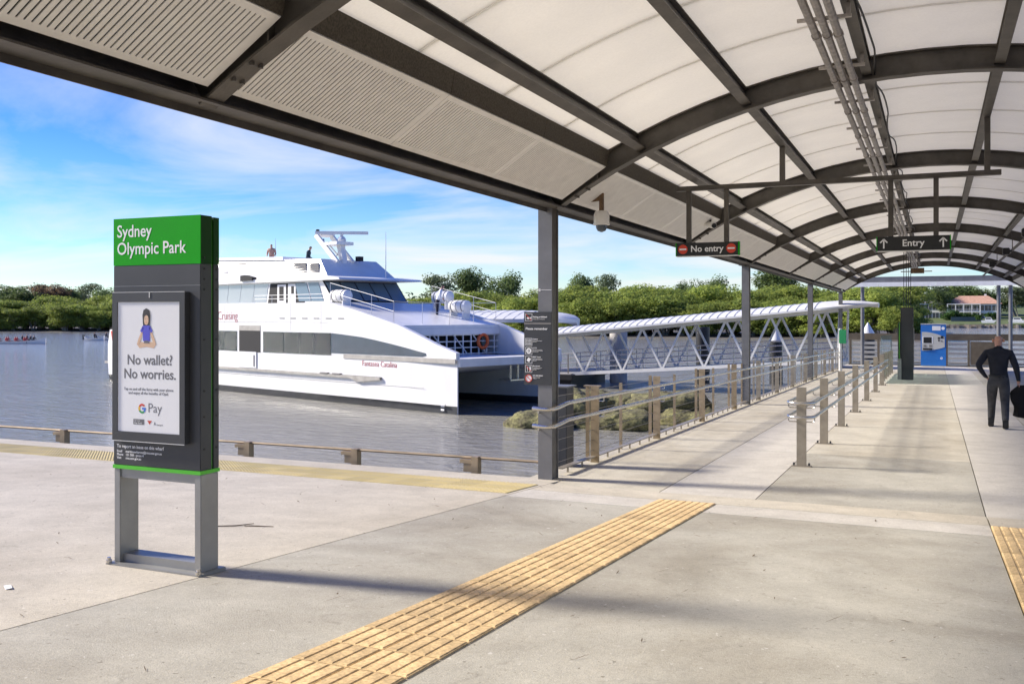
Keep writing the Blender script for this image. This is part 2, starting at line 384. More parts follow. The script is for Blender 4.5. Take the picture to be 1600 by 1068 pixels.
# ------------------------------------------------------------------ roofed walkway shelter
XC = -0.08; RAD = 7.46; ZC = 4.52
def rz_(y): return -0.0027*(y-10.9)
def az(dx): return ZC-(RAD-math.sqrt(RAD*RAD-dx*dx))
AY = [-8.6,-1.9,4.75,10.9,17.5,24.1,30.8,37.5,44.3,51.0]
sh = thing('walkway_shelter', 'long arched shelter with dark steel ribs and cream ceiling panels over the walkway', 'shelter', (0,0,0))
def arc_box(mb, a0, a1, off0, off1, y0, y1, n=22):
    """solid swept along the arch between dx=a0..a1, radial offsets off0..off1"""
    vs = []; fs = []
    for i in range(n+1):
        dx = a0+(a1-a0)*i/n; th = math.asin(dx/RAD)
        for off in (off0, off1):
            r = RAD+off
            for y in (y0, y1): vs.append((XC+r*math.sin(th), y, ZC-RAD+r*math.cos(th)))
    for i in range(n):
        a = i*4; b = a+4
        fs += [(a,b,b+1,a+1),(a+2,a+3,b+3,b+2),(a,a+2,b+2,b),(a+1,b+1,b+3,a+3)]
    fs += [(0,1,3,2),(n*4,n*4+2,n*4+3,n*4+1)]
    mb.add(vs, fs)
mb = MB()
arc_box(mb, -4.1, 4.1, 0, 0.016, -0.075, 0.075); arc_box(mb, -4.1, 4.1, 0.016, 0.235, -0.007, 0.007); arc_box(mb, -4.1, 4.1, 0.235, 0.25, -0.075, 0.075)
for s in (-1, 1):                                       # stiffener plates and bolts near the feet
    for dx in (3.58, ):
        z = az(dx); mb.box(XC+s*dx-0.006, XC+s*dx+0.006, -0.07, 0.07, z+0.02, z+0.22)
    for (bx, by) in ((3.72,-0.04),(3.72,0.04),(3.86,-0.04),(3.86,0.04)):
        z = az(bx); mb.lathe([(0.018,-0.022),(0.018,0.004)], (XC+s*bx, by, z), 6)
a0 = mb.build('arch', steel_d, sh, smooth=True); a0.location = (0, AY[0], rz_(AY[0]))
for y in AY[1:]:
    a = a0.copy(); COL.objects.link(a); a.parent = sh; a.location = (0, y, rz_(y))
PX = [-3.1,-1.9,-0.65,0.6,1.82,2.98]
for k in range(len(AY)-1):
    y0, y1 = AY[k], AY[k+1]
    for px in PX:
        dx = px-XC; mb = MB(); zb = az(dx)
        n = Vector((dx/RAD, 0, math.sqrt(1-(dx/RAD)**2))); 
        for (w, h0, h1) in ((0.10,0.055,0.07),(0.012,0.07,0.225),(0.10,0.225,0.24)):
            hm = (h0+h1)/2
            p = Vector((px,0,zb))+n*hm
            mb.bar((p.x, y0+0.01, p.z+rz_(y0)), (p.x, y1-0.01, p.z+rz_(y1)), w, h1-h0, up=n)
        mb.build('purlin', steel_d, sh)
    # ceiling panels, four to a bay between neighbouring purlins
    edges = [XC-3.42]+PX+[XC+3.42]
    nn = 4
    for i in range(len(edges)-1):
        for q in range(nn):
            ya = y0+(y1-y0)*q/nn+0.006; yb = y0+(y1-y0)*(q+1)/nn-0.006
            mb = MB(); arc_box(mb, edges[i]-XC+0.004, edges[i+1]-XC-0.004, 0.252, 0.28, 0, yb-ya, 4)
            o = mb.build('ceiling_panel', ceil_m, sh, smooth=True); o.location = (0, ya, rz_((ya+yb)/2))
# outer sheet, eaves, fascia
for s in (-1, 1):
    mb = MB(); arc_box(mb, s*3.36, s*4.3, 0.30, 0.33, AY[0]-0.3, AY[-1]+0.35, 6); mb.build('eave_sheet', steel_g, sh, smooth=True)
for k in range(len(AY)-1):
    for q in (1, 2, 3):
        y = AY[k]+(AY[k+1]-AY[k])*q/4
        mb = MB(); arc_box(mb, -3.45, 3.45, 0.281, 0.29, -0.02, 0.02, 16); o = mb.build('joint_strip', steel_dd, sh); o.location = (0, y, rz_(y))
for s in (-1, 1):
    xo = XC+s*4.13
    mb = MB(); y0, y1 = AY[0]-0.3, AY[-1]+0.25
    for (w, h, zc_, xs) in ((0.20,0.014,3.315,0),(0.014,0.22,3.43,s*0.09),(0.20,0.014,3.545,0)):
        mb.bar((xo+xs, y0, zc_+rz_(y0)), (xo+xs, y1, zc_+rz_(y1)), w, h)
    mb.bar((xo+s*0.11, y0, 3.47+rz_(y0)), (xo+s*0.11, y1, 3.47+rz_(y1)), 0.012, 0.42)
    mb.build('eave_beam', steel_d, sh)
    # dark perforated strip between soffit and ceiling
    mb = MB(); dx = 3.44
    for k in range(len(AY)-1):
        for q in range(3):
            ya = AY[k]+0.08+(AY[k+1]-AY[k]-0.16)*q/3; yb = AY[k]+0.08+(AY[k+1]-AY[k]-0.16)*(q+1)/3-0.01
            mb2 = MB(); mb2.bar((XC+s*dx, ya, az(dx)+0.17+rz_(ya)), (XC+s*dx, yb, az(dx)+0.17+rz_(yb)), 0.006, 0.19, up=(s*-0.2,0,1))
            mb2.build('mesh_strip', steel_dd, sh)
# slotted soffit panels
def soffit(L, slots):
    mb = MB(); W = 0.66; t = 0.003
    if not slots:
        mb.box(-W/2, W/2, 0, L, -t, t)
    else:
        e = 0.05
        mb.box(-W/2, -W/2+e, 0, L, -t, t); mb.box(W/2-e, W/2, 0, L, -t, t)
        n = int((L-0.10)/0.044); p = (L-0.10)/n
        mb.box(-W/2+e, W/2-e, 0, 0.05, -t, t); mb.box(-W/2+e, W/2-e, L-0.05, L, -t, t)
        for i in range(n):
            mb.box(-W/2+e, W/2-e, 0.05+i*p+0.013, 0.05+(i+1)*p, -t, t)
    for x in (-W/2+0.003, W/2-0.003): mb.box(x-0.003, x+0.003, 0, L, 0, 0.03)
    return mb
for k in range(len(AY)-1):
    for q in range(3):
        ya = AY[k]+0.085+(AY[k+1]-AY[k]-0.17)*q/3; yb = AY[k]+0.085+(AY[k+1]-AY[k]-0.17)*(q+1)/3-0.008
        for s in (-1, 1):
            if s == 1 and AY[k] < 28: continue
            o = soffit(yb-ya, AY[k] < 40).build('soffit_panel', soff_m, sh)
            dx = 3.745; ang = math.asin(dx/RAD)
            o.location = (XC+s*dx, ya, az(dx)+0.062+rz_(ya)); o.rotation_euler = (math.atan(-0.0027), s*(ang+R(3)), 0)
# columns
for (y, sd_) in [(-2.4,-1),(10.97,-1),(24.5,-1),(38.2,-1),(51.1,-1),(-2.4,1),(10.97,1),(24.5,1),(38.2,1),(51.1,1)]:
    z0 = zp(y) if y < 10.9 else zw(y); xo = -4.34 if sd_ < 0 else 4.16; mb = MB(); zt = 3.31+rz_(y)
    mb.mi = 0; mb.box(xo-0.09, xo+0.09, y-0.11, y-0.098, z0, zt); mb.box(xo-0.09, xo+0.09, y+0.098, y+0.11, z0, zt)
    mb.box(xo-0.09, xo+0.065, y-0.098, y+0.098, z0, zt)
    mb.mi = 1; mb.box(xo+0.0655, xo+0.0755, y-0.097, y+0.097, z0+0.01, zt)  # web face in darker steel: the side's shade is put into its colour
    mb.mi = 0; mb.box(xo-0.16, xo+0.16, y-0.17, y+0.17, zt-0.014, zt-0.001) if y > 11 else None
    c_ = mb.build('column', [steel_g, steel_d], sh)
    for q in range(6):
        if y > 20:
            bm_ = MB(); bm_.lathe([(0.014,0),(0.014,0.02)], (xo+0.08, y-0.05, z0+0.15+q*0.1), 6); bm_.build('bolt', steel_g, c_)
# three conduits on brackets along the crown
for i, xx in enumerate((-0.93,-0.84,-0.75)):
    pts = [(xx, y, 4.40+rz_(y)) for y in (AY[0], 0, 12, 24, 36, 50.5)]
    mb = MB(); mb.tube(pts, 0.035, 8)
    y = AY[0]+0.7
    while y < 50: mb.lathe([(0.046,-0.03),(0.046,0.03)], (xx,0,0), 8) if False else mb.tube([(xx,y,4.40+rz_(y)),(xx,y+0.06,4.40+rz_(y))], 0.044, 8); y += 1.65
    mb.build('conduit', galv, sh, smooth=True)
y = AY[0]+0.4
while y < 50.5:
    mb = MB(); mb.box(-1.05,-0.62,y-0.02,y+0.02,4.435+rz_(y),4.46+rz_(y)); mb.box(-0.66,-0.63,y-0.015,y+0.015,4.45+rz_(y),4.66+rz_(y)); mb.build('conduit_bracket', galv, sh); y += 1.65
mb = MB(); pts = []
y = AY[0]
while y < 50: pts.append((-0.56+0.03*math.sin(y*2.1), y, 4.58+0.03*math.sin(y*3.8)+rz_(y))); y += 0.25
mb.tube(pts, 0.010, 5); mb.build('cable', blk, sh, smooth=True)
mb = MB(); mb.box(-1.05,-0.45,50.2,50.6,4.05,4.30); mb.box(-1.5,-0.1,50.35,50.42,4.12,4.16); mb.build('junction_box', rust, sh)

# hanging sign frame
SY = 13.7
def hang_z(x, y): return az(x-XC)+rz_(y)
fr = thing('sign_frame', 'dark steel bar hung below the ceiling carrying the two overhead signs', 'sign frame', (0,SY,0))
mb = MB(); mb.box(-3.42,0.78,-0.04,0.04,3.80,3.86); mb.box(-3.42,0.78,-0.055,0.055,3.795,3.80); mb.build('crossbar', steel_d, fr)
for x in (-1.93, 0.62):
    mb = MB(); mb.box(x-0.035,x+0.035,-0.035,0.035,3.86,hang_z(x,SY)+0.10); mb.build('hanger', steel_d, fr)
for x in (-3.24,-2.70,-0.53,0.02):
    mb = MB(); mb.box(x-0.032,x+0.032,-0.032,0.032,3.05,3.795)
    for z in (3.12,3.2): mb.lathe([(0.015,0),(0.015,0.012)], (x,-0.04,z), 6)
    mb.build('drop_rod', steel_d, fr)
def over_sign(label, xc, kind):
    t = thing('overhead_sign', label, 'sign', (xc,SY,2.86))
    mb = MB(); mb.box(-0.44,0.44,-0.05,0.05,0,0.185); mb.build('sign_box', blk, t, bevel=0.004)
    mb = MB(); mb.box(-0.452,-0.441,-0.052,0.052,-0.003,0.188); mb.build('end_cap', green, t)
    mb = MB(); mb.box(0.441,0.452,-0.052,0.052,-0.003,0.188); mb.build('end_cap', green, t)
    mb = MB(); mb.box(-0.44,0.44,-0.054,0.054,-0.012,-0.003); mb.build('trim', alum, t)
    if kind == 0:
        txt('No entry', 0.125, white_t, t, (0,-0.052,0.055), align='CENTER', bold=0.002)
        for x in (-0.345,0.345):
            mb = MB(); disc(mb, x, 0.093, 0.068, -0.0545, -0.0505); d_ = mb.build('roundel', red_m, t)
            mb = MB(); mb.box(x-0.05,x+0.05,-0.0575,-0.0548,0.082,0.104); mb.build('roundel_bar', white_t, d_)
    else:
        txt('Entry', 0.125, white_t, t, (0,-0.052,0.055), align='CENTER', bold=0.002)
        for x in (-0.36,0.36):
            mb = MB(); mb.box(x-0.009,x+0.009,-0.0545,-0.0505,0.03,0.145)
            mb.bar((x,-0.0525,0.152),(x-0.045,-0.0525,0.105),0.004,0.018,up=(1,0,1)); mb.bar((x,-0.0525,0.152),(x+0.045,-0.0525,0.105),0.004,0.018,up=(-1,0,1))
            mb.build('arrow', white_t, t)
over_sign('black hanging sign reading No entry between two red roundels', -2.97, 0)
over_sign('black hanging sign reading Entry between two white arrows', -0.255, 1)

# dome camera, oval lamp, bullet camera, right-hand black speakers on a rail
t = thing('dome_camera', 'white dome security camera on a rusty bracket under the eave by the near column', 'camera', (-3.87,11.62,3.10))
mb = MB(); mb.lathe([(0.02,0.235),(0.08,0.225),(0.100,0.18),(0.098,0.075),(0.106,0.07),(0.106,0.05),(0.07,0.048)], n=24); mb.build('housing', soff_m, t, smooth=True)
mb = MB(); mb.lathe([(0.074,0.05),(0.07,0.012),(0.05,-0.024),(0.01,-0.04)], n=18); mb.build('dome', glassb, t, smooth=True)
mb = MB(); mb.box(-0.025,0.025,-0.025,0.025,0.23,0.47); mb.prism([(-0.24,0.34),(0,0.36),(0,0.49)], -0.006, 0.006); mb.bar((-0.26,0,0.33),(0.0,0,0.50),0.04,0.012); mb.build('bracket', rust, t)
t = thing('oval_lamp', 'oval white bulkhead lamp fixed under the ceiling beside the near arch', 'lamp', (-2.80,11.25,4.17))
mb = MB(); mb.lathe([(0.10,0.07),(0.115,0.05),(0.105,0.0),(0.07,-0.03),(0.01,-0.045)], n=20); o = mb.build('diffuser', lamp_m, t, smooth=True); o.scale = (1.3,0.9,1); o.rotation_euler = (0,R(-20),0)
mb = MB(); mb.box(-0.06,0.06,-0.05,0.05,0.05,0.22); mb.build('base', steel_d, t)
t = thing('bullet_camera', 'small white bullet camera above the No entry sign', 'camera', (-3.62,16.9,3.60))
mb = MB(); mb.tube([(-0.09,0.1,0.03),(0.10,-0.15,-0.03)], 0.055, 10); mb.build('body', soff_m, t, smooth=True)
mb = MB(); mb.tube([(0.098,-0.147,-0.03),(0.108,-0.16,-0.033)], 0.045, 10); mb.build('lens', blk, t); mb = MB(); mb.box(-0.02,0.02,0,0.03,0.03,0.2); mb.build('mount', steel_d, t)
rl = thing('equipment_rail', 'thin steel rail along the right of the ceiling carrying black spotlights', 'rail', (0,0,0))
mb = MB(); mb.bar((1.95,17,3.83),(1.95,47,3.75),0.05,0.05); mb.build('rail', steel_d, rl)
for i, y in enumerate((18.5,23.2,29.5,36.5)):
    mb = MB(); mb.box(1.94,1.96,y-0.02,y+0.02,3.8,hang_z(1.95,y)+0.1); mb.build('hanger', steel_d, rl)
    t = thing('spotlight', ['nearest','second','third','farthest'][i]+' black spotlight of the four along the right of the ceiling', 'spotlight', (1.88,y,3.79-i*0.015), group='black spotlights on the ceiling rail')
    mb = MB(); mb.box(-0.17,0.0,-0.12,0.12,-0.09,0.09); mb.build('housing', blk, t, bevel=0.015); mb = MB(); mb.box(-0.02,0.06,-0.03,0.03,-0.02,0.03); mb.build('yoke', blk, t)

# column notice board
t = thing('notice_board', 'charcoal notice board reading Please remember fixed to the near column', 'notice', (-4.41,10.86,0))
def nz_(v): return 2-(v-493)/1500*11.72
W0, W1 = -0.20, 0.155
mb = MB(); mb.box(W0,W1,-0.012,0,nz_(601),nz_(487)); mb.build('board', char, t)
mb = MB(); mb.box(W0,W1,-0.0145,-0.0122,nz_(506.5),nz_(504)); mb.prism([(W0+0.06,nz_(506.5)),(W0+0.12,nz_(506.5)),(W0+0.09,nz_(503.5))], -0.016, -0.0148); mb.build('rule', beige, t)
mb = MB(); mb.box(-0.10,0.155,-0.0035,-0.001,nz_(453.3),nz_(452.6)); mb.box(-0.01,0.01,-0.0035,-0.001,nz_(455),nz_(451)); mb.build('tape_mark', white_t, t)
txt('Fishing prohibited', 0.026, white_t, t, (W0+0.115,-0.0135,nz_(496)), bold=0.0006)
txt('Penalties apply for fishing here', 0.013, white_t, t, (W0+0.115,-0.0135,nz_(499)))
txt('Please remember', 0.041, white_t, t, (W0+0.02,-0.0135,nz_(515)), bold=0.0006)
items = [('Caution','Surfaces may be slippery\nwhen wet',534),('CCTV','This wharf is monitored\nby closed circuit television\nfor your safety',548),('FREE Travel','Children and concession\ncard holders please carry\nyour card',562),('No alcohol','Consumption of alcohol\nis not permitted on\nthis wharf',576),('NO SMOKING','Penalties may apply\nThank you',591)]
for i, (h, b_, v) in enumerate(items):
    zc_ = nz_(v); x = W0+0.062
    mb = MB()
    if i < 4:
        for (q0,q1,q2,q3) in ((-0.045,0.045,0.041,0.045),(-0.045,0.045,-0.045,-0.041),(-0.045,-0.041,-0.041,0.041),(0.041,0.045,-0.041,0.041)): mb.box(x+q0,x+q1,-0.0145,-0.0125,zc_+q2,zc_+q3)
    if i == 0:
        for a in range(4):
            for c in range(4): disc(mb, x-0.027+0.018*a, zc_-0.027+0.018*c, 0.006, -0.0145, -0.0125, 8)
    if i == 1: disc(mb, x, zc_, 0.034, -0.0145, -0.0125, 18, 0.016); disc(mb, x, zc_, 0.008, -0.0145, -0.0125, 10)
    if i == 2: mb.prism([(x-0.03,zc_-0.01),(x+0.005,zc_-0.03),(x+0.03,zc_+0.012),(x-0.005,zc_+0.03)], -0.0145, -0.0125)
    if i == 3: mb.prism([(x+0.008,zc_-0.03),(x+0.028,zc_-0.03),(x+0.028,zc_+0.01),(x+0.02,zc_+0.034),(x+0.014,zc_+0.034),(x+0.008,zc_+0.01)], -0.0145, -0.0125); mb.prism([(x-0.028,zc_+0.025),(x-0.005,zc_+0.025),(x-0.014,zc_-0.005),(x-0.014,zc_-0.03),(x-0.019,zc_-0.03),(x-0.019,zc_-0.005)], -0.0145, -0.0125)
    if i == 4: disc(mb, x, zc_, 0.045, -0.0135, -0.0125, 20)
    ic = mb.build('pictogram', white_t, t)
    if i >= 3:
        mb = MB(); disc(mb, x, zc_, 0.047, -0.017, -0.015, 22, 0.038) if i == 4 else None
        mb.bar((x-0.032,-0.016,zc_+0.032),(x+0.032,-0.016,zc_-0.032),0.002,0.007,up=(1,0,1)); mb.build('prohibition_mark', red_m, ic)
    txt(h, 0.021, white_t, t, (W0+0.115,-0.0135,zc_+0.028), bold=0.0004); txt(b_, 0.0125, white_t, t, (W0+0.115,-0.0135,zc_+0.010))
x = W0+0.062; zc_ = nz_(495.5); mb = MB()
for (q0,q1,q2,q3) in ((-0.045,0.045,0.041,0.045),(-0.045,0.045,-0.045,-0.041),(-0.045,-0.041,-0.041,0.041),(0.041,0.045,-0.041,0.041)): mb.box(x+q0,x+q1,-0.0145,-0.0125,zc_+q2,zc_+q3)
mb.prism([(x-0.03,zc_-0.012),(x-0.008,zc_+0.006),(x+0.022,zc_-0.004),(x+0.034,zc_+0.01),(x+0.034,zc_-0.022),(x+0.02,zc_-0.014),(x-0.01,zc_-0.024)], -0.0145, -0.0125)
ic = mb.build('pictogram', white_t, t); mb = MB(); mb.bar((x-0.035,-0.016,zc_+0.035),(x+0.035,-0.016,zc_-0.035),0.002,0.007,up=(1,0,1)); mb.build('prohibition_mark', red_m, ic)

# ------------------------------------------------------------------ wharf name totem
SX0, SX1, SYF, SYB = -4.89, -4.17, 4.66, 4.86
zb0 = zp(4.76)
t = thing('wharf_sign', 'tall green and charcoal wharf totem with a poster case, on a grey open frame', 'sign', (-4.53,4.76,zb0))
def L_(v): return 2-(v-493)/1500*6.03-zb0       # pixel row on the sign face -> local height
w2 = 0.36; fy = -0.085
zt, zg, zs, z0 = L_(337), L_(412.5), L_(733), L_(739)
GAP0, GAP1 = 0.018, 0.034
mb = MB(); mb.box(-w2,w2,fy,GAP0,zs,zg-0.001); mb.build('front_cabinet', char, t, bevel=0.003)
mb = MB(); mb.box(-w2,w2,GAP1,0.085,zs,zg-0.001); mb.build('rear_cabinet', char, t, bevel=0.003)
mb = MB(); mb.box(-w2,w2,fy,fy+0.004,zg,zt); mb.build('header_panel', green, t); mb = MB(); mb.box(-w2,w2,fy+0.005,GAP0,zg,zt-0.001); mb.build('header_body', green_shade, t)
mb = MB(); mb.box(-w2,w2,GAP1,0.08,zg,zt-0.006); mb.build('header_body', green_shade, t); mb = MB(); mb.box(-w2,w2,0.081,0.085,zg,zt-0.006); mb.build('header_panel', green, t)
mb = MB(); mb.box(-w2+0.02,w2-0.012,GAP0,GAP1,zs,zt-0.02); mb.build('groove_strip', lime, t)
mb = MB(); mb.box(-w2-0.003,w2+0.003,fy-0.004,0.089,z0,zs-0.001); mb.build('base_strip', lime, t)
mb = MB(); mb.box(-w2,w2,fy-0.0012,fy-0.0002,L_(446.3),L_(445.6)); mb.build('seam_line', legm, t)
for yy in (-0.05,0.06):
    for v in (403,420,436,452,530,610,650,700):
        mb = MB(); mb.tube([(w2-0.001,yy,L_(v)),(w2+0.004,yy,L_(v))], 0.007, 8); mb.build('screw', blk, t)
txt('Sydney\nOlympic Park', 0.112, white_t, t, (-w2+0.03,fy-0.0008,L_(367)), bold=0.0010, ext=0.0004, sx=0.93)
txt('To report an issue on this wharf', 0.030, white_t, t, (-w2+0.03,fy-0.0008,L_(705)), bold=0.0004, ext=0.0004)
txt('Email\nPhone\nVisit', 0.0215, white_t, t, (-w2+0.03,fy-0.0008,L_(712.5)), bold=0.0003, ext=0.0004)
txt('maritimewharves@rms.nsw.gov.au\n131 500 - press 4\nrms.nsw.gov.au', 0.0215, white_t, t, (-w2+0.105,fy-0.0008,L_(712.5)), bold=0.0003, ext=0.0004)
# poster case
cx0, cx1, cz0, cz1 = -w2+0.035, w2-0.085, L_(692), L_(456)
mb = MB(); yf = fy-0.045
mb.box(cx0,cx1,yf+0.012,fy-0.0005,cz0,cz1)
for (a, b_, c, d) in ((cx0,cx1,cz1-0.062,cz1),(cx0,cx1,cz0,cz0+0.06),(cx0,cx0+0.042,cz0+0.06,cz1-0.062),(cx1-0.042,cx1,cz0+0.06,cz1-0.062)): mb.box(a,b_,yf,yf+0.0119,c,d)
case = mb.build('poster_case', char, t)
mb = MB(); mb.box(cx0+0.002,cx1-0.002,yf-0.001,yf-0.0002,cz0-0.003,cz0+0.001); mb.build('case_trim', alum, case); mb = MB(); mb.box(cx0,cx1,yf-0.001,yf-0.0002,cz1-0.001,cz1+0.002); mb.box(-0.012,-0.006,yf-0.003,yf-0.0002,cz1-0.035,cz1); mb.build('case_trim', alum, case)
px0, px1, pz0, pz1 = cx0+0.042, cx1-0.042, cz0+0.06, cz1-0.062
mb = MB(); mb.box(px0,px1,yf+0.0060,yf+0.0105,pz0,pz1); pst = mb.build('poster', paper, case)
yp = yf+0.0055; pc = (px0+px1)/2
def PZ(v): return L_(v)
txt('No wallet?\nNo worries.', 0.089, grey_t, case, (pc+0.01,yp,PZ(570)), align='CENTER', bold=0.0012, ext=0.0004, sx=0.98)
txt('Tap on and off the ferry with your phone\nand enjoy all the benefits of Opal.', 0.0245, grey_t, case, (pc,yp,PZ(611)), align='CENTER', ext=0.0004)
txt('Pay', 0.085, grey_t, case, (pc-0.005,yp,PZ(645)), ext=0.0004, bold=-0.0006)
gx, gz = pc-0.052, PZ(639.5)
for (m, a, b_) in ((mat('logo_red',(0.60,0.05,0.03),0.5),40,150),(mat('logo_amber',(0.72,0.42,0.02),0.5),150,210),(mat('logo_green',(0.03,0.30,0.08),0.5),210,310),(mat('logo_blue',(0.05,0.17,0.62),0.5),310,362)):
    mb = MB(); disc(mb, gx, gz, 0.031, yp-0.0004, yp, 8, 0.018, R(a), R(b_))
    if a == 310: mb.box(gx,gx+0.031,yp-0.0008,yp-0.0004,gz-0.006,gz+0.006)
    mb.build('pay_logo', m, case)
mb = MB(); mb.box(pc-0.125,pc-0.035,yp-0.0004,yp,PZ(665),PZ(656.5)); b1 = mb.build('badge', grey_t, case)
txt('GET IT ON', 0.010, white_t, case, (pc-0.117,yp-0.0006,PZ(660)), ext=0.0002); txt('Play Store', 0.016, white_t, case, (pc-0.117,yp-0.0006,PZ(664)), ext=0.0002)
mb = MB()
for a in range(5): mb.prism([(pc+0.01,PZ(664)),(pc+0.01-0.016+0.008*a-0.003,PZ(658)),(pc+0.01-0.016+0.008*a+0.003,PZ(658))], yp-0.0004-0.00005*a, yp)
mb.build('crest', red_m, case)
mb = MB(); mb.prism([(pc+0.045,PZ(665)),(pc+0.053,PZ(659)),(pc+0.061,PZ(665)),(pc+0.053,PZ(663))], yp-0.0004, yp); mb.build('logo', grey_t, case); txt('Transport', 0.013, grey_t, case, (pc+0.066,yp,PZ(665)), ext=0.0002)
# seated figure printed on the poster
skin_p = mat('print_skin', (0.66,0.45,0.30), 0.5); hair_p = mat('print_hair', (0.035,0.033,0.035), 0.5); blue_p = mat('print_blue', (0.08,0.08,0.55), 0.5); grey_p = mat('print_grey', (0.13,0.13,0.17), 0.5)
fx = pc-0.015; fz = PZ(544); q = 0.0040       # metres per photograph pixel on the poster
def pr(pts, m, d): 
    mb = MB(); mb.prism([(fx+a*q, fz+b_*q) for a, b_ in pts], yp-0.0004-d, yp-d); mb.build('printed_figure', m, case)
pr([(-20,6),(-15,0),(0,2),(15,0),(20,6),(14,10),(0,9),(-14,10)], skin_p, 0); pr([(-20,6),(-17,14),(-11,26),(-7,26),(-12,12),(-16,6)], skin_p, 0.0005); pr([(20,6),(17,14),(11,26),(7,26),(12,12),(16,6)], skin_p, 0.0005)
pr([(-7,11),(7,11),(8,35),(4,37),(-4,37),(-8,35)], blue_p, 0.0010); pr([(-8,35),(-13,27),(-9,24),(-6,31)], blue_p, 0.0010); pr([(8,35),(13,27),(9,24),(6,31)], blue_p, 0.0010); pr([(-6,8),(6,8),(4,12),(-4,12)], grey_p, 0.0015)
pr([(-7,36),(7,36),(8,52),(6,60),(0,63),(-6,60),(-8,52)], hair_p, 0.0015); pr([(-4.6,42),(-3,38),(0,36.5),(3,38),(4.6,42),(4.6,50),(0,55),(-4.6,50)], skin_p, 0.0020)
pr([(-2.6,46.2),(-1.0,46.2),(-1.8,46.9)], hair_p, 0.0025); pr([(1.0,46.2),(2.6,46.2),(1.8,46.9)], hair_p, 0.0025); pr([(-1.6,40.6),(0,39.8),(1.6,40.6),(0,41.0)], red_m, 0.0025); pr([(-4.7,47),(-4.7,52),(0,56),(4.7,52),(4.7,47),(3.6,50.5),(0,52.6),(-3.6,50.5)], hair_p, 0.0025)
# frame legs and base plate
for s in (-1, 1):
    mb = MB(); mb.box(s*(w2-0.001)-(0.0 if s < 0 else 0.05), s*(w2-0.001)+(0.05 if s < 0 else 0.0), -0.08, 0.08, 0.018, z0-0.002); mb.build('leg', legm, t, bevel=0.003)
    mb = MB(); mb.lathe([(0.018,0.03),(0.018,0.05),(0.012,0.052),(0.012,0.065)], (s*(w2-0.005)+s*0.016,-0.113,-0.012), 8); mb.build('bolt', stain, t)
mb = MB(); mb.box(-w2+0.05,w2-0.05,-0.07,0.07,z0-0.06,z0-0.002); mb.build('cross_rail', legm, t)
mb = MB(); mb.box(-w2+0.05,w2-0.05,-0.05,0.07,0.018,0.07); mb.build('cross_rail', legm, t)
mb = MB(); mb.box(-w2-0.03,w2+0.03,-0.125,0.115,-0.012,0.018); mb.build('base_plate', legm, t, bevel=0.003)

# ------------------------------------------------------------------ low edge rail along the plaza
t = thing('edge_rail', 'low brown rail on short timber brackets along the wharf edge', 'rail', (0,11.16,0))
mb = MB(); mb.tube([(-26,0.05,0.16),(-4.5,0.05,0.16)], 0.019, 8); mb.build('rail', bronze, t, smooth=True)
x = -5.45
while x > -26:
    mb = MB(); mb.box(x-0.03,x+0.065,-0.02,0.09,-0.05,0.18); mb.box(x-0.15,x-0.036,0.0,0.06,-0.02,0.135); mb.box(x-0.2,x-0.036,-0.01,0.09,0.09,0.136); mb.build('bracket', bronze, t); x -= 1.83
# service pillar behind the near column
t = thing('service_pillar', 'short charcoal pillar standing behind the near column at the railing start', 'pillar', (-4.62,12.15,zw(12.15)))
mb = MB(); mb.box(-0.17,0.13,-0.14,0.14,-0.05,1.06); mb.build('casing', char, t, bevel=0.006); mb = MB(); mb.box(-0.20,0.16,-0.17,0.17,1.06,1.08); mb.build('cap', steel_g, t)

# ------------------------------------------------------------------ left railing with wires
t = thing('wire_railing', 'stainless wire railing with twin handrails along the left of the walkway', 'railing', (0,0,0))
RX = -4.30
py = [12.62,15.85,19.3,22.7,26.1,29.4,32.8,36.2,39.6,43.0,46.4,49.6]
for i, y in enumerate(py):
    z = zw(y); m = bronze if i < 4 else bronze2
    mb = MB(); mb.box(RX-0.06,RX+0.06,y-0.012,y+0.012,z-0.02,z+1.06); 
    p = mb.build('post', m, t)
    mb = MB(); mb.box(RX-0.17,RX-0.12,y+0.10,y+0.13,z-0.02,z+1.06); mb.box(RX-0.17,RX+0.06,y+0.013,y+0.10,z+1.04,z+1.06) if i < 1 else None; mb.build('stay', m, t)
    for h in (0.92,0.71):
        mb = MB(); mb.tube([(RX+0.06,y,z+h-0.07),(RX+0.13,y,z+h-0.07),(RX+0.13,y,z+h-0.02)], 0.008, 6); mb.build('handrail_bracket', stain, p)
    if i+1 < len(py):
        ym = (y+py[i+1])/2; zm = zw(ym); mb = MB(); mb.box(RX-0.15,RX-0.11,ym-0.02,ym+0.02,zm-0.02,zm+1.02); mb.build('stay', m, t)
ya, yb = 11.25, 50
for h in (0.17,0.31,0.45,0.59,0.73,0.87,1.0):
    mb = MB(); mb.tube([(RX-0.02,ya,zw(ya)+h),(RX-0.02,yb,zw(yb)+h)], 0.004, 5); mb.build('wire', wire_m, t)
mb = MB(); mb.bar((RX-0.02,11.3,zw(11.3)+0.085),(RX-0.02,yb,zw(yb)+0.085),0.09,0.014); 
y = 11.6
while y < yb: mb.box(RX-0.03,RX-0.01,y-0.012,y+0.012,zw(y)-0.01,zw(y)+0.08); y += 0.55
mb.build('bottom_rail', bronze2, t)
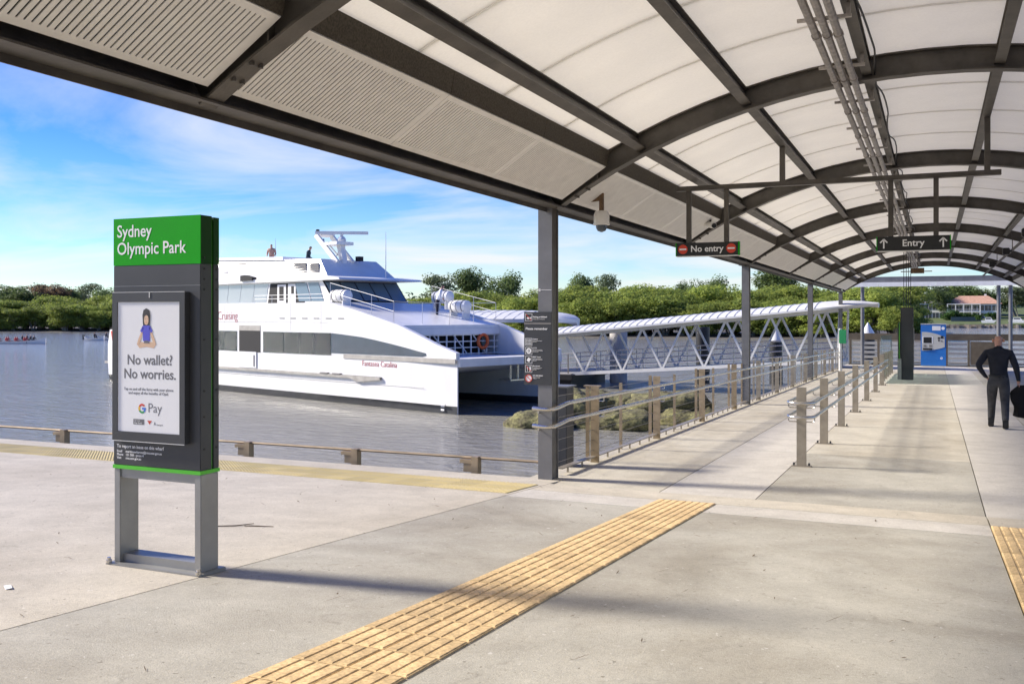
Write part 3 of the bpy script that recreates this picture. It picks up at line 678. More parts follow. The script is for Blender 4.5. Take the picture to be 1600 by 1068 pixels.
for h in (0.92,0.71):
    zc_ = zw(11)+h; hx = RX+0.13
    pts = [(-4.47,10.79,zc_-0.045),(-4.30,10.77,zc_-0.05),(-4.20,10.80,zc_-0.045),(-4.175,10.9,zc_-0.03),(hx,11.2,zw(11.2)+h)]+[(hx,y,zw(y)+h) for y in (15,20,30,40,50)]
    mb = MB(); mb.tube(pts, 0.026, 10); mb.build('handrail', stain, t, smooth=True)
    mb = MB(); mb.tube([(-4.40,10.86,zc_-0.10),(-4.40,10.79,zc_-0.10),(-4.40,10.79,zc_-0.06)], 0.009, 6); mb.build('handrail_bracket', stain, t)

# ------------------------------------------------------------------ centre handrail
t = thing('centre_handrail', 'double stainless handrail on tan steel posts down the middle of the walkway', 'handrail', (0,0,0))
HX = -1.65; cy = [13.5,16.4,19.6,23.2,27.2,31.4,35.5]
for y in cy:
    z = zw(y); mb = MB(); mb.box(HX-0.063,HX+0.063,y-0.02,y+0.02,z+0.012,z+1.07); p = mb.build('post', bronze2, t, bevel=0.003)
    mb = MB(); mb.box(HX-0.13,HX+0.13,y-0.06,y+0.06,z,z+0.012); bp_ = mb.build('base_plate', bronze2, p)
    for s in (-1, 1):
        mb = MB(); mb.lathe([(0.014,0.012),(0.014,0.05)], (HX+s*0.10,y,z), 6); mb.build('bolt', char, p)
        for h in (0.87,0.68):
            mb = MB(); mb.tube([(HX+s*0.06,y,z+h-0.075),(HX+s*0.155,y,z+h-0.075),(HX+s*0.17,y,z+h-0.06),(HX+s*0.17,y,z+h-0.02)], 0.009, 6); mb.build('bracket', stain, p)
for h in (0.87,0.68):
    y0 = cy[0]; ye = 36.0; r = 0.17; yc = y0-0.02
    pts = [(HX-r,y,zw(y)+h) for y in (ye,28,20,15)]
    for k in range(0, 9):
        a = math.pi - math.pi*k/8; pts.append((HX+r*math.cos(a), yc-0.16*math.sin(a), zw(yc)+h))
    pts += [(HX+r,y,zw(y)+h) for y in (15,20,28,ye)]
    mb = MB(); mb.tube(pts, 0.024, 10); mb.build('handrail', stain, t, smooth=True)
# glass fence further on
t = thing('glass_fence', 'low glass panel fence with steel posts beyond the centre handrail', 'fence', (0,0,0))
gl = mat('clear_green_glass', (0.55,0.75,0.72), 0.03, trans=0.85, spec=0.6)
for i in range(6):
    y = 36.8+i*1.9; z = zw(y); x = -1.75
    mb = MB(); mb.box(x-0.05,x+0.05,y-0.03,y+0.03,z,z+1.05); mb.build('post', bronze2, t)
    if i < 5:
        mb = MB(); mb.box(x-0.008,x+0.008,y+0.06,y+1.84,z+0.08,z+1.7); mb.build('pane', gl, t)

# ------------------------------------------------------------------ info pillar, ticket machine, far barrier, end frame
t = thing('information_pillar', 'black information pillar with a green edged panel under hanging cables', 'pillar', (-0.98,40.3,zw(40.3)))
mb = MB(); mb.box(-0.22,0.24,-0.12,0.12,0,2.80); mb.build('casing', char, t, bevel=0.02)
mb = MB(); mb.box(-0.32,-0.225,-0.16,0.06,0.82,2.22); pn = mb.build('side_panel', blk, t); mb = MB(); mb.box(-0.275,-0.255,-0.166,-0.161,0.82,2.2); mb.build('green_edge', lime, pn)
mb = MB(); mb.box(-0.33,-0.19,-0.2,0.1,0,0.81); mb.build('plinth', legm, t)
mb = MB(); mb.box(0.241,0.265,-0.10,0.10,0.5,2.0); mb.build('edge_trim', legm, t)
for x in (-0.11,-0.02,0.06,0.14):
    mb = MB(); mb.tube([(x,0,2.79),(x,0,4.95)], 0.013, 6); mb.build('cable', blk, t)
t = thing('ticket_machine', 'blue and white ticket machine standing before the far barrier', 'ticket machine', (-0.05,57.1,zw(57.1)))
tb = mat('machine_blue', (0.015,0.15,0.50), 0.4, var=0.06, scale=2); tg = mat('machine_silver', (0.52,0.52,0.50), 0.4, 0.2)
mb = MB(); mb.box(-0.63,0.63,-0.2,0.35,0.04,2.28); mb.build('cabinet', tb, t, bevel=0.012)
mb = MB(); mb.box(-0.64,0.64,-0.21,0.35,2.281,2.33); mb.build('top_cap', tg, t)
curve = [(-0.58,0.86)]+[(-0.58+1.14*k/10, 0.86+0.20*(k/10)**2) for k in range(1,11)]+[(0.56,1.62)]+[(0.56-1.14*k/10, 1.62+0.26*math.sin(k/10*1.7)) for k in range(1,11)]
mb = MB(); mb.prism(curve, -0.215, -0.201); fp = mb.build('fascia', tg, t)
mb = MB(); mb.box(-0.50,-0.08,-0.225,-0.216,1.27,1.60); mb.build('screen', blk, fp)
mb = MB(); mb.box(-0.54,-0.03,-0.222,-0.2155,1.245,1.625); mb.build('screen_surround', white_t, fp)
mb = MB(); mb.box(-0.52,-0.06,-0.24,-0.216,0.90,1.0); mb.build('tray', dark, fp)
for (x, z) in ((-0.42,1.12),(-0.14,1.12)): mb = MB(); mb.box(x-0.07,x+0.07,-0.225,-0.216,z-0.06,z+0.06); mb.build('slot', beige, fp)
for (x, z, r) in ((0.27,1.55,0.05),(0.27,1.42,0.04),(0.43,1.60,0.07),(0.42,1.38,0.03)): mb = MB(); mb.box(x-r,x+r,-0.225,-0.216,z-r,z+r); mb.build('reader', blk, fp)
mb = MB(); mb.box(-0.06,0.36,-0.206,-0.201,1.96,2.2); mb.build('label_panel', paper, t)
mb = MB(); disc(mb, 0.48, 2.08, 0.085, -0.207, -0.201, 20); mb.build('round_badge', white_t, t); mb = MB(); disc(mb, 0.40, 0.46, 0.06, -0.205, -0.201, 16, 0.03); mb.build('round_badge', white_t, t)
t = thing('end_barrier', 'silver louvred barrier with brown panels closing the far end of the wharf', 'barrier', (0,58.2,zw(58.2)))
br = mat('brown_weathered_rail', (0.16,0.13,0.09), 0.6, 0.3, var=0.2, scale=3); lv = mat('silver_louvre', (0.62,0.63,0.63), 0.35, 0.4)
mb = MB(); mb.box(-4.5,7,-0.06,0.06,1.42,1.78); mb.build('top_beam', br, t)
for x in (-4.4,-2.9,-1.3,0.62,1.72,3.3,4.9,6.5):
    mb = MB(); mb.box(x-0.06,x+0.06,-0.05,0.05,0,1.41); mb.build('post', br, t)
for z in (0.1,0.36,0.62,0.88,1.14):
    for (xa, xb) in ((-4.3,-2.98),(-2.82,-1.38),(-1.22,0.54),(0.7,1.64),(3.38,4.8)):
        mb = MB(); mb.bar((xa,0,z+0.08),(xb,0,z+0.08),0.03,0.15,up=(0,-0.5,1)); mb.build('louvre', lv, t)
mb = MB(); mb.box(1.8,3.22,-0.04,0.0,0.08,1.36); mb.build('infill_panel', br, t)
mb = MB(); mb.box(-4.5,7,-0.1,0.1,-0.02,0.05); mb.build('kerb', dark, t)
t = thing('portal', 'grey portal frame with a white fascia standing past the end of the shelter', 'portal frame', (0,57.6,0))
for x in (-3.72,3.15,3.72):
    mb = MB(); mb.lathe([(0.10,zw(57)),(0.10,3.86)], (x,0,0), 14); mb.build('post', steel_g, t, smooth=True)
mb = MB(); mb.box(-4.3,4.4,-0.15,0.15,3.87,4.17); mb.build('beam', steel_g, t)
for i in range(6): mb = MB(); mb.box(-4.3+i*1.45,-4.3+(i+1)*1.45-0.015,-0.25,-0.16,3.62,3.86); mb.build('fascia_panel', soff_m, t)
t = thing('standpipe', 'pale standpipe with a green lifebuoy cover beside the far left column', 'standpipe', (-4.05,47.5,zw(47.5)))
mb = MB(); mb.lathe([(0.07,0),(0.07,2.0)], n=12); mb.build('pipe', alum, t); mb = MB(); mb.box(-0.05,0.28,-0.12,-0.071,1.3,1.95); mb.build('cover', mat('rescue_green',(0.02,0.28,0.10),0.5), t, bevel=0.02)

# ------------------------------------------------------------------ walking man
def skin_body(name, joints, edges, mats, pick, parent=None, loc=None, rz=0, sub=2, extra=None):
    """joints: {name:(pos, rx, ry)}; one continuous skinned surface"""
    keys = list(joints); me = bpy.data.meshes.new(name)
    me.from_pydata([joints[k][0] for k in keys], [(keys.index(a), keys.index(b)) for a, b in edges], [])
    o = bpy.data.objects.new(name, me); COL.objects.link(o)
    o.modifiers.new('s', 'SKIN').use_smooth_shade = True
    for i, k in enumerate(keys):
        sv = me.skin_vertices[0].data[i]; sv.radius = (joints[k][1], joints[k][2]); sv.use_root = (i == 0)
    m2 = o.modifiers.new('d', 'SUBSURF'); m2.levels = sub; m2.render_levels = sub
    dg = bpy.context.evaluated_depsgraph_get()
    res = bpy.data.meshes.new_from_object(o.evaluated_get(dg)); bpy.data.objects.remove(o); res.name = name
    if extra:
        bm = bmesh.new(); bm.from_mesh(res)
        tmp = bpy.data.meshes.new('x'); tmp.from_pydata(extra.v, [], extra.f); bm.from_mesh(tmp); bpy.data.meshes.remove(tmp)
        bmesh.ops.recalc_face_normals(bm, faces=bm.faces); bm.to_mesh(res); bm.free()
    res.materials.clear()
    for m in mats: res.materials.append(m)
    for p in res.polygons: p.material_index = pick(p.center); p.use_smooth = True
    ob = link(name, res, parent, loc); ob.rotation_euler = (0,0,rz); return ob
skin_m = mat('skin', (0.52,0.27,0.19), 0.5, var=0.06, scale=6); navy_s = mat('navy_shirt', (0.009,0.011,0.020), 0.8, var=0.3, scale=9, bump=0.5, bscale=14)
jean = mat('black_jeans', (0.045,0.046,0.05), 0.85, var=0.35, scale=8, bump=0.5, bscale=14); boot = mat('black_boot', (0.010,0.010,0.011), 0.45)
def fingers(mb, base, d, side, L=0.075, curl=(0,0,-1)):
    b = Vector(base); d = Vector(d).normalized(); s = Vector(side).normalized(); c = Vector(curl)
    for i, k in enumerate((0.92,1.0,0.95,0.78)):
        p0 = b+s*(0.026-0.0175*i); p1 = p0+d*(L*0.5*k); p2 = p1+(d*0.8+c*0.5).normalized()*(L*0.32*k); p3 = p2+(d*0.3+c).normalized()*(L*0.25*k)
        mb.tube([p0-d*0.02,p1,p2,p3], [0.0095,0.009,0.008,0.0065], 6)
    p0 = b+s*0.035-d*0.05; mb.tube([p0,p0+s*0.025+d*0.03,p0+s*0.028+d*0.06], [0.012,0.010,0.008], 6)
MZ = zw(20.73)
# local frame: +y is the walking direction (away from the camera), x to his right
J = {'pelvis':((0,0,0.95),0.165,0.12),'waist':((0,0.0,1.08),0.155,0.11),'chest':((0,0.01,1.29),0.195,0.13),'upper':((0,0.0,1.43),0.165,0.105),'neck':((0,0.01,1.535),0.068,0.068),'neck2':((0,0.03,1.60),0.064,0.068),
     'head':((0,0.045,1.685),0.085,0.098),'crown':((0,0.035,1.775),0.070,0.084),
     'shL':((-0.205,0,1.44),0.082,0.078),'elL':((-0.355,-0.10,1.20),0.066,0.066),'wrL':((-0.235,0.02,1.00),0.044,0.040),'haL':((-0.19,0.075,0.955),0.040,0.028),
     'shR':((0.205,0,1.44),0.082,0.078),'elR':((0.305,-0.02,1.17),0.064,0.064),'wrR':((0.345,0.05,0.925),0.042,0.040),'haR':((0.352,0.07,0.85),0.038,0.030),
     'hipL':((-0.10,0,0.88),0.115,0.125),'knL':((-0.115,0.20,0.51),0.080,0.084),'anL':((-0.125,0.28,0.13),0.064,0.066),'heL':((-0.125,0.24,0.055),0.052,0.050),'toL':((-0.135,0.44,0.042),0.052,0.036),
     'hipR':((0.10,0,0.88),0.115,0.125),'knR':((0.115,0.02,0.50),0.080,0.084),'anR':((0.12,-0.25,0.18),0.064,0.066),'heR':((0.12,-0.30,0.115),0.052,0.050),'toR':((0.125,-0.12,0.045),0.052,0.036)}
Ed = [('pelvis','waist'),('waist','chest'),('chest','upper'),('upper','neck'),('neck','neck2'),('neck2','head'),('head','crown'),('upper','shL'),('shL','elL'),('elL','wrL'),('wrL','haL'),('upper','shR'),('shR','elR'),('elR','wrR'),('wrR','haR'),
      ('pelvis','hipL'),('hipL','knL'),('knL','anL'),('anL','heL'),('heL','toL'),('pelvis','hipR'),('hipR','knR'),('knR','anR'),('anR','heR'),('heR','toR')]
def pick_man(c):
    x, y, z = c
    if z > 1.565: return 0
    if x < -0.12 and z < 1.02 and z > 0.9 and y > 0.035: return 0
    if x > 0.29 and 0.70 < z < 0.905: return 0
    if z > 0.985 or (abs(x) > 0.215 and z > 0.88): return 1
    if z < 0.15: return 3
    return 2
ex = MB()
fingers(ex, (-0.165,0.10,0.935), (0.45,0.55,-0.7), (0.6,-0.1,0.6), curl=(0.3,0.2,-0.6))
fingers(ex, (0.35,0.08,0.815), (0.02,0.05,-1), (-0.3,1,0), curl=(-1,0,-0.2))
for s in (-1, 1): ex.lathe([(0.006,-0.030),(0.020,-0.018),(0.022,0.012),(0.012,0.03)], (s*0.092,0.03,1.68), 8)
ex.tube([(0,0.125,1.70),(0,0.155,1.665),(0,0.13,1.655)], [0.012,0.018,0.012], 6)
t = thing('person', 'bald man in dark shirt and black jeans walking away, holding a black jacket', 'person', (1.13,20.73,MZ), rz=R(-3))
skin_body('body', J, Ed, [skin_m, navy_s, jean, boot], pick_man, t, extra=ex)
mb = MB(); mb.tube([(-0.055,0,1.545),(-0.02,-0.052,1.562),(0.02,-0.052,1.562),(0.055,0,1.545)], 0.022, 8); mb.build('shirt_collar', navy_s, t, smooth=True)
mb = MB(); mb.lathe([(0.168,0.985),(0.172,0.99),(0.172,1.015),(0.166,1.02)], n=24); o = mb.build('belt', boot, t, smooth=True); o.scale = (1,0.75,1)
for (x, y, z) in ((-0.128,0.18,0.0),(0.122,-0.36,0.02)):
    mb = MB(); mb.prism([(y,z),(y+0.30,z),(y+0.31,z+0.03),(y+0.26,z+0.075),(y+0.14,z+0.10),(y+0.12,z+0.17),(y-0.01,z+0.17),(y-0.02,z+0.06)], x-0.052, x+0.052, axis='x'); mb.build('boot', boot, t, bevel=0.014)
jk = mat('black_jacket', (0.004,0.004,0.005), 0.9, var=0.3, scale=6, bump=0.6, bscale=10)
mb = MB(); n = 18; prof = []
for i in range(11):
    z = -0.60+0.6*i/10; k = i/10
    ring = []
    for qq in range(n):
        a = 2*math.pi*qq/n; w = (0.15+0.05*math.sin(k*3.0))*(1-0.55*max(0,k-0.75)/0.25); w *= 1+0.14*math.sin(3*a+5*k)+0.07*math.sin(5*a-9*k)
        ring.append((math.cos(a)*w*0.95+0.02*math.sin(7*k), math.sin(a)*w*0.5, z+0.03*math.sin(2*a+1)*(1-k)))
    prof.append(ring)
vs = [p for r_ in prof for p in r_]; fs = []
for i in range(10):
    for qq in range(n): fs.append((i*n+qq, i*n+(qq+1)%n, (i+1)*n+(qq+1)%n, (i+1)*n+qq))
fs += [tuple(range(n))[::-1], tuple(10*n+qq for qq in range(n))]
mb.add(vs, fs)
o = mb.build('jacket', jk, None, smooth=True, loc=(1.13+0.41,20.79,MZ+0.83)); tag(o, "black jacket hanging from the walking man's right hand", 'jacket')

# ------------------------------------------------------------------ catamaran ferry   (local: x = -s forward, y = t across, z above water)
BANG = math.atan2(-0.33170,0.94338)
boat = thing('catamaran_ferry', 'white two deck catamaran ferry moored beside the wharf', 'ferry', (-18.55,36.24,WATER), rz=BANG)
BW = 6.9
def side_hull(mirror):
    def T(t): return BW-t if mirror else t
    secs = []
    for s in (0,0.6,1.5,3,5,8,14,22,33.3):
        k = min(1,(s/8))**0.75; o0 = 0.10*(1-min(1,s/3)); ti = 0.16+1.9*k+o0*0
        row = []
        for (z, fo, fi) in ((-0.6,0.45,0.45),(0.0,0.10,0.86),(0.34,0.04,0.93),(1.3,0.0,1.0),(2.30,0.0,1.0)):
            w = ti-o0; row.append((o0+w*fo*0.6, ti-w*(1-fi), z))
        secs.append((s,row))
    vs = []; nrow = 10
    for s, row in secs:
        for (a, b, z) in row: vs.append((-s, T(a), z))
        for (a, b, z) in reversed(row): vs.append((-s, T(b), z))
    mb = MB(); fs = []; mi = []
    for i in range(len(secs)-1):
        for q in range(nrow):
            fs.append((i*nrow+q, i*nrow+(q+1)%nrow, (i+1)*nrow+(q+1)%nrow, (i+1)*nrow+q)); mi.append(1 if q in (0,1,7,8,9) and q != 4 else 0)
    fs += [tuple(range(nrow)), tuple((len(secs)-1)*nrow+q for q in range(nrow))[::-1]]; mi += [0,0]
    mb.add(vs, fs); mb.m = mi
    return mb.build('hull', [wht, navy], boat)
side_hull(False); side_hull(True)
# bridging deck between hulls and tunnel roof
mb = MB(); mb.prism([(0.05,2.02),(0.05,2.30),(-33.0,2.30),(-33.0,1.2),(-6,1.2),(-1.2,1.75)], 0.35, BW-0.35); mb.build('bridge_deck', wht2, boat)
mb = MB(); mb.prism([(0.16,2.02),(0.16,2.36),(0.0,2.36),(0.0,2.02)], 0.12, BW-0.12); mb.build('bow_beam', wht, boat)
# deck edge strakes
for tt in (-0.035, BW-0.005):
    mb = MB(); mb.box(-7.75,0.0,tt,tt+0.04,2.16,2.36); mb.build('deck_strake', rub, boat)
    mb = MB(); mb.box(-31,-4.9,tt-0.10,tt+0.06,1.26,1.38); mb.build('rubbing_strake', rub, boat)
    mb = MB(); mb.box(-9.3,-0.6,tt-0.03,tt+0.02,0.36,0.42); mb.build('spray_rail', wht, boat)
# side walls with the sweeping bow line
wall = [(-30.5,2.28),(-30.5,4.85),(-9,4.85),(-7,4.50),(-3.8,3.80),(-2.6,3.42),(-1.1,2.92),(0.02,2.62),(0.02,2.36),(0.0,2.28)]
for (a, b) in ((0.0,0.22),(BW-0.22,BW)):
    mb = MB(); mb.prism(wall, a, b); mb.build('side_wall', wht, boat)
mb = MB(); mb.box(-30.4,-9,0.22,BW-0.22,4.62,4.84); mb.build('upper_deck', wht2, boat)
mb = MB(); mb.prism([(-9,4.84),(-3.9,3.76),(-3.9,3.60),(-9,4.62)], 0.22, BW-0.22); mb.build('turtle_deck', wht, boat)
mb = MB(); mb.box(-4.0,-3.85,0.22,BW-0.22,3.30,3.595); mb.build('front_fascia', wht, boat)
mb = MB(); mb.box(-30.4,-30.2,0.22,BW-0.22,2.3,4.6); mb.build('aft_wall', wht, boat)
mb = MB(); mb.box(-5.2,-5.1,0.22,BW-0.22,2.3,3.78); mb.build('saloon_front', dark, boat)
# lattice screen across the saloon front
lat = MB(); xl = -4.0
for i in range(12): t_ = 0.5+i*0.54; lat.box(xl-0.03,xl+0.03,t_-0.025,t_+0.025,2.3,3.3)
for z in (2.36,2.66,2.96,3.27): lat.box(xl-0.025,xl+0.025,0.22,BW-0.22,z-0.022,z+0.022)
for t_ in (1.0,2.3,3.6,4.9): lat.bar((xl+0.04,t_,3.28),(xl+0.04,t_+0.95,2.33),0.03,0.06,up=(1,0,0))
lat.build('lattice_screen', wht, boat)
# windows on the near side: main band with single panes
def wtop(s): 
    pts = [(1.9,2.56),(3.85,2.87),(6.16,3.18),(8.64,3.36),(40,3.37)]
    for (a, za), (b, zb_) in zip(pts, pts[1:]):
        if a <= s <= b: return za+(zb_-za)*(s-a)/(b-a)
    return 2.56
def wbot(s): return 2.40 if s < 9 else 2.28
for side in (0, 1):
    ya, yb = (-0.02,0.0) if side == 0 else (BW,BW+0.02)
    ss = [8.75,10.1,11.45,12.8,14.75]+[17.3+1.35*i for i in range(9)]
    for a, b in zip(ss, ss[1:]):
        if abs(a-14.75) < 0.01: continue
        mb = MB(); mb.prism([(-a-0.02,wbot(9)),(-a-0.02,wtop(a)),(-b+0.02,wtop(b)),(-b+0.02,wbot(9))], ya, yb); mb.build('window_pane', glass, boat)
    pl = [1.9,2.6,3.4,4.4,5.4,6.4,7.5,8.72]
    mb = MB(); mb.prism([(-s,wtop(s)) for s in pl]+[(-8.72,2.39),(-2.1,2.40),(-1.85,2.46)], ya, yb); mb.build('smoked_panel', glassb, boat)
mb = MB(); mb.box(-17.1,-15.0,-0.012,-0.001,2.25,3.40); dr = mb.build('doorway', dark, boat); mb = MB(); mb.box(-17.1,-15.0,-0.016,-0.001,3.401,3.68); mb.build('door_head', rub, dr)
mb = MB(); mb.box(-17.15,-15.35,-0.05,-0.017,1.42,2.27); mb.build('gate', wht2, dr); mb = MB(); mb.box(-15.6,-15.5,-0.07,-0.051,1.5,2.1); mb.build('gate_latch', beige, dr)
txt('Cruising', 0.68, redtxt, boat, (-19.35,-0.012,3.98), ext=0.004, sx=0.92, bold=-0.012)
txt('Fantasea', 0.68, redtxt, boat, (-23.0,-0.012,3.98), ext=0.004, sx=0.92, bold=-0.012)
txt('www.fantasea.com.au', 0.46, redtxt, boat, (-23.9,-0.012,1.72), ext=0.004)
txt('Fantasea Catalina', 0.37, redtxt, boat, (-6.35,-0.012,1.86), ext=0.004, sx=0.98, bold=-0.006)
for sx_ in (9.6,12.2,18.6,21.4):
    mb = MB(); mb.box(-sx_-0.008,-sx_+0.008,-0.004,-0.0005,3.42,4.82); mb.build('plating_seam', beige, boat)
for zz_, xa, xb in ((3.86,-30,-9),(1.02,-30,-2)):
    mb = MB(); mb.box(xa,xb,-0.004,-0.0005,zz_-0.006,zz_+0.006); mb.build('plating_seam', beige, boat)
for i in range(6): mb = MB(); mb.box(-13.2+i*1.0,-12.75+i*1.0,-0.02,-0.001,4.05,4.09); mb.build('scupper', beige, boat)
# mooring bitts and hatches on the near gunwale
for x in (-4.55,-1.75):
    mb = MB(); mb.tube([(x-0.25,0.5,2.28),(x-0.25,0.5,2.55),(x-0.12,0.5,2.66),(x+0.12,0.5,2.66),(x+0.25,0.5,2.55),(x+0.25,0.5,2.28)], 0.035, 8); mb.build('bow_rail', stain, boat, smooth=True)
for x in (-9.2,-8.2): mb = MB(); mb.box(x-0.3,x+0.3,-0.16,-0.02,1.385,1.44); mb.build('step', beige, boat)
mb = MB(); mb.prism([(-7.6,1.38),(-4.9,1.38),(-4.9,1.26),(-6.6,1.10)], -0.14, -0.02); mb.build('sponson_end', rub, boat)
for z in (0.12,0.28): mb = MB(); mb.box(-0.95,-0.75,0.02,0.05,z,z+0.08); mb.build('draft_mark', white_t, boat)
# forward platform step under the tunnel
mb = MB(); mb.tube([(-0.3,3.7,2.0),(-0.3,3.7,1.35)], 0.06, 8); mb.tube([(-0.3,4.2,2.0),(-0.3,4.2,1.35)], 0.06, 8); mb.box(-0.7,0.1,3.3,4.5,1.28,1.34); mb.build('boarding_step', stain, boat)
# lifebuoy on the screen
lb = MB(); pts = [(xl+0.10,5.55+0.33*math.cos(a),2.95+0.33*math.sin(a)) for a in [2*math.pi*i/20 for i in range(21)]]; lb.tube(pts, 0.085, 8, cap=False)
lb.build('lifebuoy', orangep, boat, smooth=True)
# upper cabin and wheelhouse
T0, T1 = 1.0, BW-1.0
mb = MB(); mb.prism([(-28,4.85),(-28,6.0),(-10.9,6.0),(-9.9,4.85)], T0, T1); cab = mb.build('upper_cabin', wht, boat)
for i in range(8):
    a = 16.0+i*1.35; mb = MB(); mb.prism([(-a-0.02,4.92),(-a+0.23-0.02,5.93),(-a-1.33+0.23,5.93),(-a-1.33,4.92)], T0-0.02, T0-0.001); mb.build('window_pane', silver, cab)
mb = MB(); mb.prism([(-15.85,4.88),(-15.6,5.93),(-12.4,5.93),(-12.4,4.88)], T0-0.012, T0-0.001); dk = mb.build('wheelhouse_side', dark, cab)
mb = MB(); mb.box(-14.9,-14.1,T0-0.03,T0-0.013,4.88,5.86); mb.build('wheelhouse_door', wht2, dk); mb = MB(); mb.box(-13.9,-13.2,T0-0.03,T0-0.013,4.88,5.88); mb.build('wheelhouse_door', wht2, dk)
mb = MB(); mb.box(-14.72,-14.3,T0-0.036,T0-0.031,5.0,5.75); mb.build('door_window', dark, dk); mb = MB(); mb.box(-13.6,-13.35,T0-0.036,T0-0.031,5.35,5.75); mb.build('door_window', dark, dk)
for (a, b) in ((12.9,11.8),(11.75,10.75)):
    mb = MB(); mb.prism([(-a,4.95),(-a-0.35,5.9),(-b-0.45,5.9),(-b,4.95)], T0-0.03, T0-0.013); mb.build('window_pane', wglass, cab)
nn = 5
for i in range(nn):
    ta = T0+0.06+(T1-T0-0.12)*i/nn+0.04; tb_ = T0+0.06+(T1-T0-0.12)*(i+1)/nn-0.04
    mb = MB(); vs = []
    for (off) in (0.015, 0.045):
        for (tt, zz_) in ((ta,4.98),(tb_,4.98),(tb_,5.92),(ta,5.92)):
            x = -9.9-1.0*(zz_-4.85)/1.15; vs.append((x+off, tt, zz_))
    mb.add(vs, BOXF); mb.build('window_pane', wglass, cab)
mb = MB(); vs = []
for off in (0.002, 0.012):
    for (tt, zz_) in ((T0+0.01,4.9),(T1-0.01,4.9),(T1-0.01,5.97),(T0+0.01,5.97)): vs.append((-9.9-1.0*(zz_-4.85)/1.15+off, tt, zz_))
mb.add(vs, BOXF); mb.build('window_surround', dark, cab)
# wheelhouse roof visor and sun deck bulwark
mb = MB(); mb.prism([(-28.3,6.0),(-28.3,6.14),(-10.0,6.2),(-9.2,6.10),(-9.1,6.0)], T0-0.25, T1+0.25); mb.build('wheelhouse_roof', wht, boat)
vs = []
for (x, z, tt) in [(-28,6.13,T0-0.05),(-28,6.13,T1+0.05),(-10.7,6.17,T1-0.2),(-10.7,6.17,T0+0.2),(-28,7.55,T0+0.2),(-28,7.55,T1-0.2),(-11.9,7.15,T1-0.6),(-11.9,7.15,T0+0.6)]: vs.append((x,tt,z))
mb = MB(); mb.add(vs, BOXF)
vs2 = [(-24,T0+0.21,7.5),(-24,T1-0.21,7.5),(-15,T1-0.4,7.2),(-15,T0+0.4,7.2),(-24,T0+0.4,7.68),(-24,T1-0.4,7.68),(-15.5,T1-0.7,7.42),(-15.5,T0+0.7,7.42)]
mb.add(vs2, BOXF); sd_k = mb.build('sun_deck_bulwark', wht, boat)
def on_bul(x, z):       # near face of the bulwark
    k = (z-6.15)/(7.35-6.15); kk = (x+28)/(17.0); ta = T0-0.05+0.25*k+kk*(0.25+0.15*k); return ta
def louvre(x0, x1, z0, z1, sl):
    mb = MB(); mb.mi = 0
    n = 5
    for i in range(n):
        za = z0+(z1-z0)*i/n; zb_ = z0+(z1-z0)*(i+0.62)/n; xa = sl*(za-z0); 
        y = on_bul((x0+x1)/2, (za+zb_)/2)
        mb.prism([(x0-sl*(za-z0),za),(x0-sl*(zb_-z0),zb_),(x1-sl*(zb_-z0),zb_),(x1-sl*(za-z0),za)], y-0.05, y+0.02)
    y = on_bul((x0+x1)/2, (z0+z1)/2)
    mb.build('louvre', beige, boat)
for (a, b, c, d, e) in ((-22.4,-21.7,6.6,7.15,0.0),(-20.9,-20.2,6.65,7.2,0.0),(-19.4,-18.6,6.65,7.25,0.0),(-13.75,-12.6,6.45,7.05,0.55),(-12.35,-11.5,6.42,6.98,0.55)): louvre(a,b,c,d,e)
mb = MB(); mb.prism([(-18.1,6.12),(-18.1,6.42),(-17.7,6.45),(-16.9,6.3),(-16.9,6.15)], T0-0.35, T0-0.06); mb.build('navigation_light', dark, boat)
# mast with radar
mz = 7.0; mx_ = -12.6; my = BW/2-0.4
mst = MB(); mst.bar((mx_+0.9,my-0.5,mz),(mx_-1.0,my-0.5,mz+1.55),0.12,0.28,up=(1,0,1)); mst.bar((mx_+0.9,my+0.5,mz),(mx_-1.0,my+0.5,mz+1.55),0.12,0.28,up=(1,0,1))
mst.box(mx_-0.5,mx_+0.9,my-0.55,my+0.55,mz+0.95,mz+1.12); mst.bar((mx_+0.8,my,mz-0.1),(mx_+0.5,my,mz+1.0),0.3,0.3); mst.bar((mx_-1.25,my,mz+1.5),(mx_-0.6,my,mz+1.6),0.9,0.06)
mst.bar((mx_+0.2,my-0.5,mz),(mx_+0.2,my+0.5,mz+0.95),0.06,0.06); mst.bar((mx_+0.2,my+0.5,mz),(mx_+0.2,my-0.5,mz+0.95),0.06,0.06)
ms = mst.build('mast', wht, boat)
mb = MB(); mb.lathe([(0.22,0),(0.24,0.12),(0.16,0.26),(0.08,0.3),(0.08,0.42)], (mx_+0.6,my,mz+1.12), 12); mb.build('radar_pedestal', wht, ms, smooth=True)
mb = MB(); mb.bar((mx_-0.5,my-0.9,mz+1.62),(mx_+1.7,my+0.9,mz+1.58),0.12,0.16); mb.build('radar_scanner', wht, ms)
mb = MB(); mb.lathe([(0.1,0),(0.1,0.22),(0.05,0.24)], (mx_-1.0,my-0.4,mz+1.62), 8); mb.lathe([(0.1,0),(0.1,0.18)], (mx_-0.7,my-0.3,mz+1.15), 8); mb.build('mast_lamp', dark, ms)
mb = MB(); mb.box(mx_+1.0,mx_+1.3,my+0.6,my+0.9,mz+0.1,mz+0.35); mb.build('floodlight', dark, ms)
for (x, y, za, zb_) in ((-24.5,T0+0.3,7.5,9.4),(-23.1,T0+0.3,7.55,9.6),(-22.2,T1-0.3,7.5,9.0),(-9.8,BW/2+0.8,6.15,8.6)):
    mb = MB(); mb.tube([(x,y,za),(x,y,zb_)], [0.03,0.012], 6); mb.build('whip_aerial', wht, boat)
